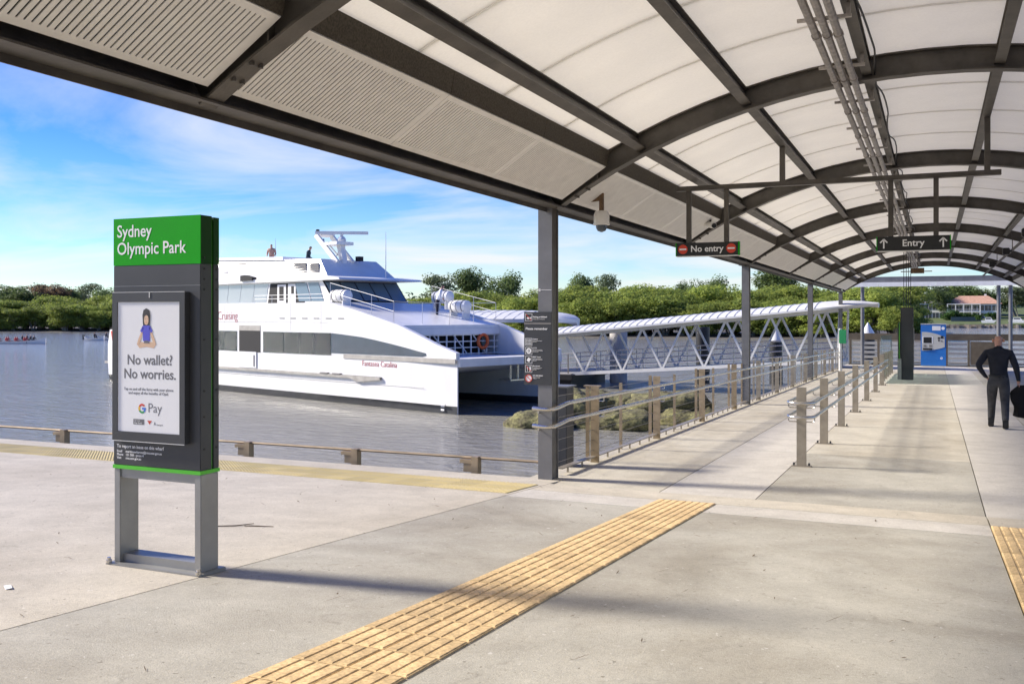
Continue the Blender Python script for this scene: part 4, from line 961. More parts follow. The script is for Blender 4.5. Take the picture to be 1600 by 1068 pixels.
# deck rails
def rail_run(pts, h, posts):
    mb = MB()
    for k in (1.0, 0.55): mb.tube([(p[0],p[1],p[2]+h*k) for p in pts], 0.013, 6)
    for (a, b) in zip(pts, pts[1:]):
        n = max(1, int((Vector(b)-Vector(a)).length/posts))
        for i in range(n+1):
            p = Vector(a).lerp(Vector(b), i/n); mb.tube([p, p+Vector((0,0,h))], 0.013, 6)
    mb.build('deck_railing', wht2, boat)
rail_run([(-15.8,0.12,4.85),(-9,0.12,4.85)], 0.42, 1.6)
rail_run([(-9,0.12,4.80),(-4.2,0.12,3.85),(-4.05,BW/2,3.78),(-4.2,BW-0.12,3.85),(-9,BW-0.12,4.8)], 1.0, 1.6)
# life raft canisters on cradles
def raft(x, y, n):
    t = thing('liferaft_canister', n, 'liferaft', (0,0,0))
    M_ = Matrix.Translation((-18.55,36.24,WATER)) @ Matrix.Rotation(BANG,4,'Z')
    t.matrix_world = M_ @ Matrix.Translation((x,y,4.22 if x > -7 else 4.72)) @ Matrix.Scale(0.82,4)
    mb = MB(); mb.tube([(-0.75,0,0.55),(-0.68,0,0.55),(-0.4,0,0.55),(-0.37,0,0.55),(0.0,0,0.55),(0.37,0,0.55),(0.4,0,0.55),(0.68,0,0.55),(0.75,0,0.55)], [0.22,0.36,0.37,0.385,0.385,0.385,0.37,0.36,0.22], 16); mb.build('canister', wht, t, smooth=True)
    for xx in (-0.45,0.0,0.45): mb = MB(); mb.tube([(xx-0.02,0,0.55),(xx+0.02,0,0.55)], 0.395, 16); mb.build('strap', beige, t)
    mb = MB(); mb.box(-0.6,-0.5,-0.3,0.3,-0.25,0.25); mb.build('cradle', wht2, t); mb = MB(); mb.box(0.5,0.6,-0.3,0.3,-0.25,0.25); mb.build('cradle', wht2, t)
raft(-9.0,0.75,'white liferaft drum in front of the ferry wheelhouse windows')
raft(-5.6,5.6,'white liferaft drum on the far side of the ferry bow, beside the man in white')
raft(-7.2,5.9,'white liferaft drum just behind the man in white on the ferry bow')
# stern fittings seen left of the totem
mb = MB(); mb.prism([(-33.3,2.3),(-33.0,3.3),(-31.0,3.3),(-30.6,2.3)], 0.0, 0.12); tl = mb.build('stern_bulwark', wht, boat); mb = MB(); mb.prism([(-32.85,3.2),(-31.9,3.2),(-32.6,2.45)], -0.012, -0.001); mb.build('stern_emblem', red_m, tl)
mb = MB(); mb.box(-34.0,-33.3,0.1,BW-0.1,1.05,1.2); mb.build('swim_platform', rub, boat)

# people on the ferry (simple standing bodies, one skinned mesh each)
def crew(label, s, t_, z, shirt, trousers, rz, lean=0.0, h=1.72, hair=(0.03,0.02,0.015)):
    k = h/1.8
    Jc = {a: ((p[0]*k, p[1]*k+lean*max(0,p[2]-0.95)*k, p[2]*k), rx*k, ry*k) for a, (p, rx, ry) in J.items()}
    Jc['elL'] = ((-0.27*k,0.02+lean*0.25,1.17*k),0.05,0.05); Jc['wrL'] = ((-0.22*k,0.20+lean*0.2,1.05*k),0.038,0.036); Jc['haL'] = ((-0.19*k,0.27+lean*0.2,1.04*k),0.036,0.03)
    Jc['elR'] = ((0.27*k,0.02+lean*0.25,1.17*k),0.05,0.05); Jc['wrR'] = ((0.22*k,0.20+lean*0.2,1.05*k),0.038,0.036); Jc['haR'] = ((0.19*k,0.27+lean*0.2,1.04*k),0.036,0.03)
    for a, b in (('knR',(0.105,0.0,0.5)),('anR',(0.105,-0.02,0.12)),('heR',(0.105,-0.05,0.05)),('toR',(0.11,0.15,0.04)),('knL',(-0.105,0.0,0.5)),('anL',(-0.105,-0.02,0.12)),('heL',(-0.105,-0.05,0.05)),('toL',(-0.11,0.15,0.04))):
        Jc[a] = (Vector(b)*k, Jc[a][1], Jc[a][2])
    def pk(c):
        z_ = c[2]/k
        if z_ > 1.72 or (z_ > 1.62 and c[1] < 0.03+lean*0.7): return 4
        if z_ > 1.56: return 0
        if c[1] > 0.19+lean*0.2 and 0.95 < z_ < 1.15: return 0
        if z_ > 0.98: return 1
        return 3 if z_ < 0.13 else 2
    p = Matrix.Translation((-18.55,36.24,WATER)) @ Matrix.Rotation(BANG,4,'Z') @ Vector((-s,t_,z))
    o = skin_body('person', Jc, Ed, [skin_m, shirt, trousers, boot, mat('hair_dark',(0.03,0.02,0.015),0.7)], pk, None, p, rz, sub=1)
    tag(o, label, 'person')
ws = mat('white_shirt', (0.75,0.76,0.78), 0.8, var=0.05, scale=8); dn = mat('dark_navy_trousers', (0.012,0.015,0.03), 0.8); bs_ = mat('tan_top', (0.45,0.27,0.2), 0.8); gs = mat('dark_top', (0.03,0.05,0.06), 0.8)
crew('man in white shirt and dark trousers bending over the ferry bow drums', 6.3, 4.7, 4.05, ws, dn, R(-60), lean=0.35)
crew('person with bare shoulders on the ferry top deck, farther from the mast', 20.0, 3.9, 6.75, bs_, dn, R(200))
crew('person in a dark top on the ferry top deck beside the mast', 16.4, 3.9, 6.45, gs, dn, R(-70), lean=0.25)

# ------------------------------------------------------------------ gangway, pontoon, canopy, piles, rocks
GA = Vector((-20.2,52.9,0)); GB = Vector((-4.4,51.2,0)); gd = (GB-GA).normalized(); gn = Vector((-gd.y,gd.x,0))
def gz(k, a, b): return a+(b-a)*k
t = thing('gangway', 'white truss gangway with a ribbed curved roof sloping down to the pontoon', 'gangway', (0,0,0))
LB, RB, LT, RT = -1.45, -0.30, 0.80, 2.30      # bottom / top chord heights at left and right ends
def gp(d, off, top):
    k = d/15.9; p = GA+gd*d+gn*off; return (p.x, p.y, gz(k,LT,RT) if top else gz(k,LB,RB))
for off in (0, 2.2):
    for top in (False, True):
        mb = MB(); mb.bar(gp(-0.3,off,top), gp(15.9,off,top), 0.16, 0.18 if not top else 0.14); mb.build('chord', alum, t)
    d = 0.4; i = 0
    while d < 15.4:
        mb = MB(); mb.bar(gp(d,off,True), gp(min(d+1.2,15.8),off,False), 0.10, 0.12, up=gn); mb.build('diagonal', alum, t)
        mb = MB(); mb.bar(gp(min(d+1.2,15.8),off,False), gp(min(d+2.4,15.9),off,True), 0.10, 0.12, up=gn); mb.build('diagonal', alum, t); d += 2.4
    for h in (0.35,0.65,0.95,1.2):
        a = Vector(gp(0,off,False)); b = Vector(gp(15.9,off,False)); mb = MB(); mb.tube([a+Vector((0,0,h))+gn*0.1, b+Vector((0,0,h))+gn*0.1], 0.022, 6); mb.build('hand_rail', stain, t)
    for i in range(13):
        a = Vector(gp(i*1.3,off,False))+gn*0.1; mb = MB(); mb.box(a.x-0.02,a.x+0.02,a.y-0.02,a.y+0.02,a.z,a.z+1.2); mb.build('baluster', stain, t)
mb = MB(); a, b = gp(-0.3,1.1,False), gp(15.9,1.1,False); mb.bar((a[0],a[1],a[2]-0.02),(b[0],b[1],b[2]-0.02),2.0,0.10); mb.build('deck', alum, t)
def vault(parent, P0, P1, halfw, rise, name, m, thick=0.12, pinch=None, z0=0, z1=0, nseg=14, nw=10):
    d = (P1-P0).normalized(); n_ = Vector((-d.y,d.x,0)); vs = []; fs = []
    for i in range(nseg+1):
        k = i/nseg; c = P0.lerp(P1,k); w = halfw*(pinch(k) if pinch else 1)
        for j in range(nw+1):
            a = -1+2*j/nw
            for lay in (0, 1):
                vs.append((c.x+n_.x*w*a, c.y+n_.y*w*a, z0+(z1-z0)*k+rise*(pinch(k) if pinch else 1)*(1-a*a) - (0 if lay == 0 else thick*(1+1.6*(1-a*a)))))
    st = (nw+1)*2
    for i in range(nseg):
        for j in range(nw):
            p = i*st+j*2; q = p+st
            fs += [(p,p+2,q+2,q),(p+1,q+1,q+3,p+3)]
        fs += [(i*st,(i+1)*st,(i+1)*st+1,i*st+1),(i*st+nw*2,i*st+nw*2+1,(i+1)*st+nw*2+1,(i+1)*st+nw*2)]
    fs += [tuple([j*2 for j in range(nw+1)]+[j*2+1 for j in range(nw,-1,-1)]), tuple([nseg*st+j*2+1 for j in range(nw+1)]+[nseg*st+j*2 for j in range(nw,-1,-1)])]
    mb = MB(); mb.add(vs, fs); o = mb.build(name, m, parent, smooth=True)
    return o
P0 = GA+gn*1.1-gd*0.6; P1 = GA+gn*1.1+gd*17.6
vault(t, P0, P1, 1.75, 0.36, 'roof', alum, 0.10, pinch=lambda k: 1 if k < 0.86 else max(0.12, 1-((k-0.86)/0.14)**2*0.9), z0=LT+0.12, z1=RT+0.32, nseg=28)
for i in range(34):
    k = 0.01+i*0.86/34; c = P0.lerp(P1,k); z = LT+0.12+(RT-LT+0.2)*k; pts = []
    for j in range(7):
        a = -1+2*j/6; pts.append((c.x+gn.x*1.77*a, c.y+gn.y*1.77*a, z+0.36*(1-a*a)+0.02))
    mb = MB(); mb.tube(pts, 0.016, 5); mb.build('roof_seam', alum, t)
t = thing('pontoon', 'black floating pontoon under the lower end of the gangway', 'pontoon', (-21.5,54.5,WATER))
mb = MB(); mb.box(-6.5,2.2,-2.2,4.2,-0.5,0.72); mb.box(-6.6,2.35,-2.35,4.35,0.45,0.78); mb.build('float', mat('black_float',(0.012,0.012,0.013),0.6,var=0.3,scale=2), t, bevel=0.03)
mb = MB(); mb.box(-6.5,2.2,-2.2,4.2,0.785,0.83); mb.build('deck', concC, t)
for x in (-6,-4.4,-2.8,-1.2,0.4,2.0):
    mb = MB(); mb.box(x-0.03,x+0.03,-2.1,-2.04,0.83,1.95); mb.build('rail_post', bronze2, t)
for h in (1.1,1.4,1.7,1.93): mb = MB(); mb.tube([(-6.2,-2.07,h),(2.0,-2.07,h)], 0.02, 6); mb.build('rail', stain, t)
mb = MB(); mb.box(0.2,0.9,-1.6,-0.9,0.83,2.1); mb.build('cabinet', legm, t)
for (x, y) in ((-5,0),(-1.2,0),(-5,3),(-1.2,3)): mb = MB(); mb.lathe([(0.1,0.83),(0.1,3.95)], (x,y,0), 10); mb.build('canopy_post', steel_g, t)
cp = vault(t, Vector((-10.5,1.6,0)), Vector((1.3,1.6,0)), 3.0, 0.55, 'canopy', alum, 0.22, pinch=lambda k: max(0.10, math.sqrt(max(0,1-(abs(k-0.5)/0.5)**3.2))), z0=4.0, z1=4.0, nseg=26)
for i in range(16):
    x = -9.3+i*0.62; k = (x+10.5)/11.8; pn_ = max(0.10, math.sqrt(max(0,1-(abs(k-0.5)/0.5)**3.2)))
    mb = MB(); mb.tube([(x,1.6+3.0*pn_*a,4.0+0.55*pn_*(1-a*a)+0.01) for a in (-1,-0.66,-0.33,0,0.33,0.66,1)], 0.018, 5); mb.build('roof_seam', alum, cp)
def pile(label, x, y, top, r, cone=True):
    t = thing('mooring_pile', label, 'pile', (x,y,WATER), group=None)
    h = top-WATER
    mb = MB(); mb.lathe([(r,-0.6),(r,h-(1.05*r*2 if cone else 0))], n=18); mb.build('sleeve', mat('black_pile',(0.015,0.015,0.017),0.5,var=0.3,scale=2), t, smooth=True)
    if cone: mb = MB(); mb.lathe([(r*1.04,h-2.1*r),(r*1.04,h-1.75*r),(0.02,h)], n=18); mb.build('cap', wht, t, smooth=True)
pile('black mooring pile with white cone cap seen beyond the railing by the end frame', -4.05, 68.0, 1.55, 0.44)
pile('black mooring pile with white cone cap behind the gangway truss', -8.9, 60.5, 1.25, 0.40)
pile('plain dark mooring pile behind the middle of the gangway', -13.0, 58.6, 1.30, 0.42, cone=False)
t = thing('grey_pile', 'pale grey concrete pile behind the left part of the gangway', 'pile', (-18.2,58.0,WATER)); mb = MB(); mb.lathe([(0.55,-0.5),(0.55,3.6)], n=18); mb.build('shaft', concC, t, smooth=True)
mb = MB(); mb.lathe([(0.62,3.6),(0.62,3.72)], n=18); mb.build('head', concC, t)
def rock(label, x, y, z, sx, sy, sz, rz, seed):
    rr = random.Random(seed); bm = bmesh.new(); bmesh.ops.create_icosphere(bm, subdivisions=5, radius=1)
    ph = [rr.uniform(0,6.3) for _ in range(9)]
    from mathutils import noise as MN
    off = Vector((seed*13.1, seed*7.7, seed*3.3))
    for v in bm.verts:
        c = v.co.copy(); e = 3.0
        f = 1/((abs(c.x)**e+abs(c.y)**e+abs(c.z)**2.2)**(1/e))
        p = Vector((c.x*sx, c.y*sy, c.z*sz))*min(f,1.2)
        d = 0.30*MN.noise(p*0.9+off)+0.14*MN.noise(p*2.3+off)+0.09*abs(MN.noise(p*5+off))+0.05*MN.noise(p*11+off)
        v.co = p+c*d*0.9
    me = bpy.data.meshes.new('rock'); bm.to_mesh(me); bm.free(); me.materials.append(moss); me.polygons.foreach_set('use_smooth',[True]*len(me.polygons))
    o = link('rock', me, None, (x,y,z)); o.rotation_euler = (0,R(rr.uniform(-5,5)),rz); tag(o, label, 'rock', None)
rock('mossy rock lowest and farthest left of the pile, left of the near column', -13.7, 33.6, -2.1, 1.25, 0.8, 0.50, R(-10), 1)
rock('mossy rock resting on the lower one, half hidden by the near column', -12.6, 34.6, -1.45, 1.15, 0.8, 0.42, R(5), 2)
rock('long mossy rock low in the water just right of the near column', -11.0, 34.4, -2.0, 1.5, 0.8, 0.52, R(-4), 3)
rock('large mossy rock on top at the right of the rock pile', -9.7, 37.4, -1.55, 1.75, 1.0, 0.52, R(8), 4)
rock('mossy rock at the back of the pile behind the first railing post', -12.2, 37.6, -1.60, 1.4, 0.9, 0.5, R(0), 5)
rock('low flat mossy rock at the right waterline of the pile', -8.6, 36.6, -2.1, 1.6, 0.8, 0.45, R(-6), 6)

# ------------------------------------------------------------------ far banks, trees, houses
def bank_pt(u, d): 
    a = (u-800)/1500; c, s = math.cos(PSI), math.sin(PSI); return ((a*c-s)*d, (c+a*s)*d)
shore = [(-520,262),(-60,250),(300,246),(640,236),(760,212),(900,186),(1060,180),(1200,174),(1340,160),(1440,150),(1478,152)]
mb = MB(); vs = []; fs = []
for (u, d) in shore:
    for k, (dd, z) in enumerate(((0,-2.25),(5,-2.05),(14,-1.75),(90,-1.2))):
        x, y = bank_pt(u, d+dd); vs.append((x,y,z))
for i in range(len(shore)-1):
    for k in range(3): fs.append((i*4+k,(i+1)*4+k,(i+1)*4+k+1,i*4+k+1))
mb.add(vs, fs); mb.build('mud_bank', mud, kind='structure')
mb = MB(); vs = []; fs = []
far = [(1380,345),(1440,335),(1500,330),(1620,325),(1800,320)]
for (u, d) in far:
    for (dd, z) in ((0,-2.3),(0.5,-0.9),(14,-0.4),(30,0.3),(140,6.0)):
        x, y = bank_pt(u, d+dd); vs.append((x,y,z))
for i in range(len(far)-1):
    for k in range(4): fs.append((i*5+k,(i+1)*5+k,(i+1)*5+k+1,i*5+k+1))
grassm = mat('far_lawn', (0.10,0.13,0.035), 0.9, var=0.3, scale=0.3)
mb.add(vs, fs); mb.build('far_bank', grassm, kind='structure')
# rubble sea wall in front of the houses
sw = thing('sea_wall', 'long pale rubble sea wall along the bank below the houses', 'sea wall', (0,0,0)); rs = random.Random(3)
stone_m = mat('sandstone_rubble', (0.30,0.26,0.20), 0.9, var=0.3, scale=1.2, obj_rand=0.25)
for i in range(70):
    u = 1385+i*3.1; x, y = bank_pt(u, 326+rs.uniform(-1,2)); mb = MB(); w = rs.uniform(0.35,0.6); h = rs.uniform(0.4,1.0)
    for q in range(2): mb.box(x-w,x+w,y-0.5+q*0.9,y+0.4+q*0.9,-2.6,-1.75+h*0.6+q*0.3)
    mb.build('stone', stone_m, sw)
hill_m = mat('wooded_hill', (0.045,0.075,0.045), 0.95, var=0.4, scale=0.05, bump=0.8, bscale=0.2)
mb = MB(); vs = []; fs = []; NH = 60; rh = random.Random(5)
for i in range(NH+1):
    u = -500+i*2700/NH
    for (d, z) in ((420,-1.0),(520,3.0),(760,9+3*math.sin(i*0.5)+2*math.sin(i*1.3)),(1100,15+4*math.sin(i*0.37+1))):
        x, y = bank_pt(u, d); vs.append((x,y,z))
for i in range(NH):
    for k in range(3): fs.append((i*4+k,(i+1)*4+k,(i+1)*4+k+1,i*4+k+1))
mb.add(vs, fs); mb.build('hills', hill_m, kind='structure')

def leaf_mat(name, c1, c2, rnd=0.18, sc=0.35):
    m = bpy.data.materials.new(name); m.use_nodes = True; N = m.node_tree.nodes; Lk = m.node_tree.links; b = N['Principled BSDF']
    b.inputs['Roughness'].default_value = 0.6; b.inputs['Specular IOR Level'].default_value = 0.25
    t = N.new('ShaderNodeTexCoord'); n = N.new('ShaderNodeTexNoise'); n.inputs['Scale'].default_value = sc; n.inputs['Detail'].default_value = 3; Lk.new(t.outputs['Object'], n.inputs['Vector'])
    r = N.new('ShaderNodeValToRGB'); r.color_ramp.elements[0].position = 0.35; r.color_ramp.elements[1].position = 0.65; r.color_ramp.elements[0].color = (*c1,1); r.color_ramp.elements[1].color = (*c2,1)
    Lk.new(n.outputs['Fac'], r.inputs[0]); oi = N.new('ShaderNodeObjectInfo'); mr = N.new('ShaderNodeMapRange'); mr.inputs[3].default_value = 1-rnd; mr.inputs[4].default_value = 1+rnd; Lk.new(oi.outputs['Random'], mr.inputs[0])
    sc_ = N.new('ShaderNodeVectorMath'); sc_.operation = 'SCALE'; Lk.new(r.outputs[0], sc_.inputs[0]); Lk.new(mr.outputs[0], sc_.inputs['Scale']); Lk.new(sc_.outputs[0], b.inputs['Base Color'])
    tr = N.new('ShaderNodeBsdfTranslucent'); Lk.new(sc_.outputs[0], tr.inputs[0]); ms_ = N.new('ShaderNodeMixShader'); ms_.inputs[0].default_value = 0.5
    Lk.new(b.outputs[0], ms_.inputs[1]); Lk.new(tr.outputs[0], ms_.inputs[2]); Lk.new(ms_.outputs[0], N['Material Output'].inputs['Surface'])
    return m
mang = leaf_mat('mangrove_leaf', (0.18,0.25,0.055), (0.38,0.43,0.09), sc=0.6); dkleaf = leaf_mat('dark_leaf', (0.09,0.14,0.05), (0.18,0.24,0.075)); gum = leaf_mat('gum_leaf', (0.11,0.15,0.075), (0.20,0.24,0.12)); brn = leaf_mat('bronze_leaf', (0.12,0.09,0.05), (0.22,0.15,0.09)); blue_l = leaf_mat('hill_leaf', (0.05,0.085,0.06), (0.10,0.14,0.09), 0.3, 0.1)
hedge_l = leaf_mat('hedge_leaf', (0.04,0.09,0.02), (0.08,0.15,0.035))
def leaf_cloud(mb, rr, blobs, per, leaf, flat=0.6):
    for (cx, cy, cz, rx, ry, rz2) in blobs:
        for _ in range(per):
            while True:
                p = Vector((rr.uniform(-1,1), rr.uniform(-1,1), rr.uniform(-1,1)))
                l = p.length
                if 0.25 < l <= 1: break
            p *= (0.62+0.38*rr.random())/max(l,0.4)
            c = Vector((cx+p.x*rx, cy+p.y*ry, cz+p.z*rz2))
            nrm = (p*0.8+Vector((rr.uniform(-1,1),rr.uniform(-1,1),rr.uniform(-0.2,1)))*0.9+Vector((0,0,flat))).normalized()
            a = nrm.orthogonal().normalized(); a = (Matrix.Rotation(rr.uniform(0,6.28),3,nrm) @ a); b = nrm.cross(a); s = leaf*rr.uniform(0.6,1.35)
            o = len(mb.v); mb.v += [tuple(c-a*s), tuple(c-b*s*0.55), tuple(c+a*s), tuple(c+b*s*0.55)]; mb.f.append((o,o+1,o+2,o+3)); mb.m.append(0)
def tree_mesh(seed, h, w, blobs_n, per, leaf, trunks, base=0.25, top_flat=0.55, low=0.35):
    rr = random.Random(seed); tr = MB(); cr_ = MB(); bl = []
    for i in range(blobs_n):
        a = rr.uniform(0,6.28); rad = w/2*math.sqrt(rr.random())*0.85; k = rr.random()**0.7
        zc = h*(low+(0.93-low)*k)*(1-0.12*(rad/(w/2))**2); r_ = w*rr.uniform(0.13,0.22)
        bl.append((rad*math.cos(a), rad*math.sin(a), zc, r_*1.25, r_*1.25, r_*top_flat))
    leaf_cloud(cr_, rr, bl, per, leaf)
    for i in range(trunks):
        a = rr.uniform(0,6.28); r0 = w*0.10*rr.random(); e = bl[rr.randrange(len(bl))]
        p0 = Vector((r0*math.cos(a), r0*math.sin(a), -0.3)); p3 = Vector((e[0],e[1],e[2])); m1 = p0.lerp(p3,0.4)+Vector((rr.uniform(-.4,.4),rr.uniform(-.4,.4),h*0.06)); m2 = p0.lerp(p3,0.75)+Vector((rr.uniform(-.3,.3),rr.uniform(-.3,.3),h*0.03))
        R0 = h*0.016*rr.uniform(0.7,1.3); tr.tube([p0,m1,m2,p3], [R0,R0*0.75,R0*0.5,R0*0.2], 6)
        for q in range(2):
            e2 = bl[rr.randrange(len(bl))]; tr.tube([m1,m1.lerp(Vector(e2[:3]),0.5)+Vector((0,0,0.3)),Vector(e2[:3])], [R0*0.55,R0*0.4,R0*0.12], 5)
    return tr, cr_
def tree_proto(kind, seed, h, w, bn, per, leaf, trunks, lm, **k):
    tr, cr_ = tree_mesh(seed, h, w, bn, per, leaf, trunks, **k)
    a = tr.build('trunk', bark, None, smooth=True); b = cr_.build('crown', lm, None)
    ms2 = (a.data, b.data); bpy.data.objects.remove(a); bpy.data.objects.remove(b); return ms2
def put_tree(name, ms2, label, x, y, z, sc, rz, group=None, cat='tree', sz=None):
    t = thing(name, label, cat, (x,y,z), rz, group); t.scale = (sc,sc,sz or sc)
    link('trunk', ms2[0], t); link('crown', ms2[1], t); return t
mp_ = [tree_proto('m', 20+i, 8.5, 10.0, 74, 150, 0.24, 12, mang, top_flat=0.5, low=(0.06,0.22,0.12,0.28,0.16)[i]) for i in range(5)]
rt = random.Random(11); cum = []
def shore_at(u):
    for (a, da), (b, db) in zip(shore, shore[1:]):
        if a <= u <= b: return da+(db-da)*(u-a)/(b-a)
    return shore[-1][1]
for row in range(3):
    u = -40 + row*9
    while u < 1470:
        d = shore_at(u)+9+row*7.5+rt.uniform(-2.5,2.5)
        if not (row == 2 and u > 1440):
            x, y = bank_pt(u, d); s = rt.uniform(0.76,1.06)*((0.80 if u < 640 else 0.92)+row*0.13)
            if u > 1395: s *= max(0.42, 1-(u-1395)/95)
            seg = ('left of the totem' if u < 177 else 'behind the ferry' if u < 640 else 'over the ferry bow' if u < 842 else 'between first and second columns' if u < 1152 else
                   'between second and third columns' if u < 1258 else 'right of the third column' if u < 1400 else 'left of the ticket machine')
            rown = ('at the water edge','in the middle row','in the back row')[row]
            put_tree('mangrove_tree', mp_[rt.randrange(5)], 'pale stemmed mangrove '+rown+', '+seg, x, y, -1.75+row*0.15, s, rt.uniform(0,6.28), group='mangroves '+rown+' '+seg)
        u += rt.uniform(3.6,5.6)*1500/max(d,1)
# distinct taller trees behind the mangroves: (u, top row, width px, distance, kind, label)
big_d = [tree_proto('b', 40+i, 14, 13, 46, 150, 0.36, 5, dkleaf, top_flat=0.75, low=0.30) for i in range(2)]
big_g = [tree_proto('g', 50+i, 16, 12, 30, 80, 0.40, 4, gum, top_flat=0.6, low=0.42) for i in range(2)]
big_b = tree_proto('r', 60, 12, 13, 40, 130, 0.36, 4, brn, top_flat=0.7, low=0.3)
for (u, v, wpx, d, ms2, lab) in [
    (684,427,50,290,big_g[0],'tall spreading tree rising right of the ferry wheelhouse'),(733,429,58,300,big_d[0],'broad dark tree behind the man in white on the ferry bow'),(783,432,58,295,big_d[1],'rounded dark green tree just left of the near column top'),
    (905,438,46,270,big_d[0],'grey green bushy tree just right of the near column'),(948,434,40,285,big_g[1],'thin open gum tree over the mangroves right of the dome camera'),(1108,438,52,330,big_d[1],'dark rounded tree left of the second column'),
    (1215,424,68,280,big_d[0],'large dark fig tree between the second and third columns'),(1072,444,34,360,big_d[1],'small dark tree left of the rounded tree near the second column'),
    (30,456,60,330,big_d[1],'dark brownish tree above the mangroves at the left edge'),(76,449,56,340,big_b,'bronze leaved tree above the mangroves left of the totem'),(115,452,46,380,big_g[0],'open gum tree nearest the totem on the left'),(140,446,34,400,big_g[1],'tallest thin gum touching the totem on its left'),
    (5,452,60,345,big_d[0],'dark tree cut by the left edge of the picture'),(52,448,50,370,big_g[1],'grey green gum behind the bronze tree at the left'),(98,455,50,350,big_d[0],'low dark tree between the bronze tree and the gums'),(165,453,46,370,big_d[1],'dark tree partly hidden by the totem'),
    (1448,446,52,395,big_g[1],'tall pale gum behind the white houses beside the hanging cables'),(1500,449,70,400,big_d[0],'wide dark tree rising behind the tiled roof'),(1545,453,60,395,big_d[1],'dark tree right of the tiled roof behind the portal frame'),(1587,446,60,385,big_g[0],'tall grey gum at the far right behind the end columns'),(1470,456,44,380,big_d[1],'dark tree behind the pale house roof'),(1620,448,60,385,big_g[1],'grey gum cut by the right edge of the picture')]:
    x, y = bank_pt(u, d); base = -1 if d < 345 else 0.8
    zt_ = 2+(493-v)/1500*d; hgt = {id(big_d[0]):14,id(big_d[1]):14,id(big_g[0]):16,id(big_g[1]):16,id(big_b):12}[id(ms2)]; wid = {id(big_d[0]):13,id(big_d[1]):13,id(big_g[0]):12,id(big_g[1]):12,id(big_b):13}[id(ms2)]
    put_tree('tall_tree', ms2, lab, x, y, base, wpx/1500*d/wid*1.05, rt.uniform(0,6.28), sz=(zt_-base)/hgt*1.13)
# distant wood on the hills: one mass
mb = MB(); rw = random.Random(9)
for i in range(330):
    u = rw.uniform(-450,2100); d = rw.choice((430,470,560,700,860)); x, y = bank_pt(u, d+rw.uniform(-25,25)); zb_ = {430:0,470:1,560:4,700:8,860:11}[d]
    r_ = rw.uniform(4,8); hh = rw.uniform(8,13)
    leaf_cloud(mb, rw, [(x,y,zb_+hh*0.55,r_,r_,hh*0.5)], 90, 1.1)
mb.build('distant_wood', blue_l, kind='stuff')

# houses on the far bank
tile_r = mat('terracotta_tiles', (0.48,0.28,0.19), 0.8, var=0.2, scale=1.5); greyroof = mat('grey_roof', (0.22,0.22,0.23), 0.7, var=0.1, scale=1); render_w = mat('white_render', (0.74,0.72,0.67), 0.8, var=0.05, scale=0.6); winm = mat('house_glass', (0.05,0.06,0.07), 0.1)
def house(label, u, d, zb_, w, dep, h, roof_m, roof_h, verandah, rot=0.0, hip=True):
    x, y = bank_pt(u, d); t = thing('house', label, 'house', (x,y,zb_), rz=math.atan2(-x, y)+rot)
    mb = MB(); mb.box(-w/2,w/2,0,dep,0,h); mb.build('wall', render_w, t)
    e = 0.5; mb = MB()
    r0 = [(-w/2-e,-e,h),(w/2+e,-e,h),(w/2+e,dep+e,h),(-w/2-e,dep+e,h)]; k = dep/2 if hip else 0.0
    r1 = [(-w/2+k*0.8,dep/2,h+roof_h),(w/2-k*0.8,dep/2,h+roof_h)]
    mb.add(r0+r1, [(0,1,5,4),(1,2,5),(2,3,4,5),(3,0,4),(0,3,2,1)]); rf = mb.build('roof', roof_m, t)
    mb = MB(); mb.box(w*0.2,w*0.2+0.8,dep*0.5,dep*0.5+0.8,h+roof_h*0.5,h+roof_h+0.7); mb.build('chimney', render_w, rf)
    n = max(3, int(w/2.4))
    for fl in range(2):
        z0_ = 0.5+fl*h/2
        for i in range(n):
            xa = -w/2+0.6+i*(w-1.2)/n
            mb = MB(); mb.box(xa+0.15,xa+(w-1.2)/n-0.15,-0.06,-0.002,z0_,z0_+h/2-1.1); wi = mb.build('window', winm, t)
            mb = MB(); mb.box(xa+(w-1.2)/n/2-0.05,xa+(w-1.2)/n/2+0.05,-0.10,-0.061,z0_,z0_+h/2-1.1); mb.build('mullion', render_w, wi)
    if verandah:
        v0, v1 = verandah
        for z in (h/2-0.15, h-0.25): mb = MB(); mb.box(v0,v1,-2.4,-0.11,z,z+0.3); mb.build('verandah_slab', render_w, t)
        nn_ = 5
        for i in range(nn_):
            xx = v0+0.2+(v1-v0-0.4)*i/(nn_-1); mb = MB(); mb.box(xx-0.17,xx+0.17,-2.35,-2.0,0,h-0.26); mb.build('verandah_column', render_w, t)
        mb = MB(); mb.box(v0,v1,-2.38,-2.32,h/2+0.9,h/2+1.0)
        for i in range(24): xx = v0+(v1-v0)*i/23; mb.box(xx-0.02,xx+0.02,-2.37,-2.33,h/2+0.15,h/2+0.9)
        mb.build('balustrade', render_w, t)
house('white two storey house with orange tiled roof and columned verandah', 1521, 372, 0.4, 19, 11, 6.2, tile_r, 3.2, (-9.3,2.5))
house('white house with a shallow grey roof left of the tiled house', 1462, 378, 0.6, 14, 10, 6.4, greyroof, 1.8, None)
house('pale low house mostly hidden behind the mangrove point', 1432, 385, 1.2, 10, 9, 6.2, greyroof, 1.6, None)
hp = [tree_proto('h', 70+i, 3.2, 4.5, 16, 70, 0.26, 3, hedge_l, top_flat=0.8, low=0.2) for i in range(2)]
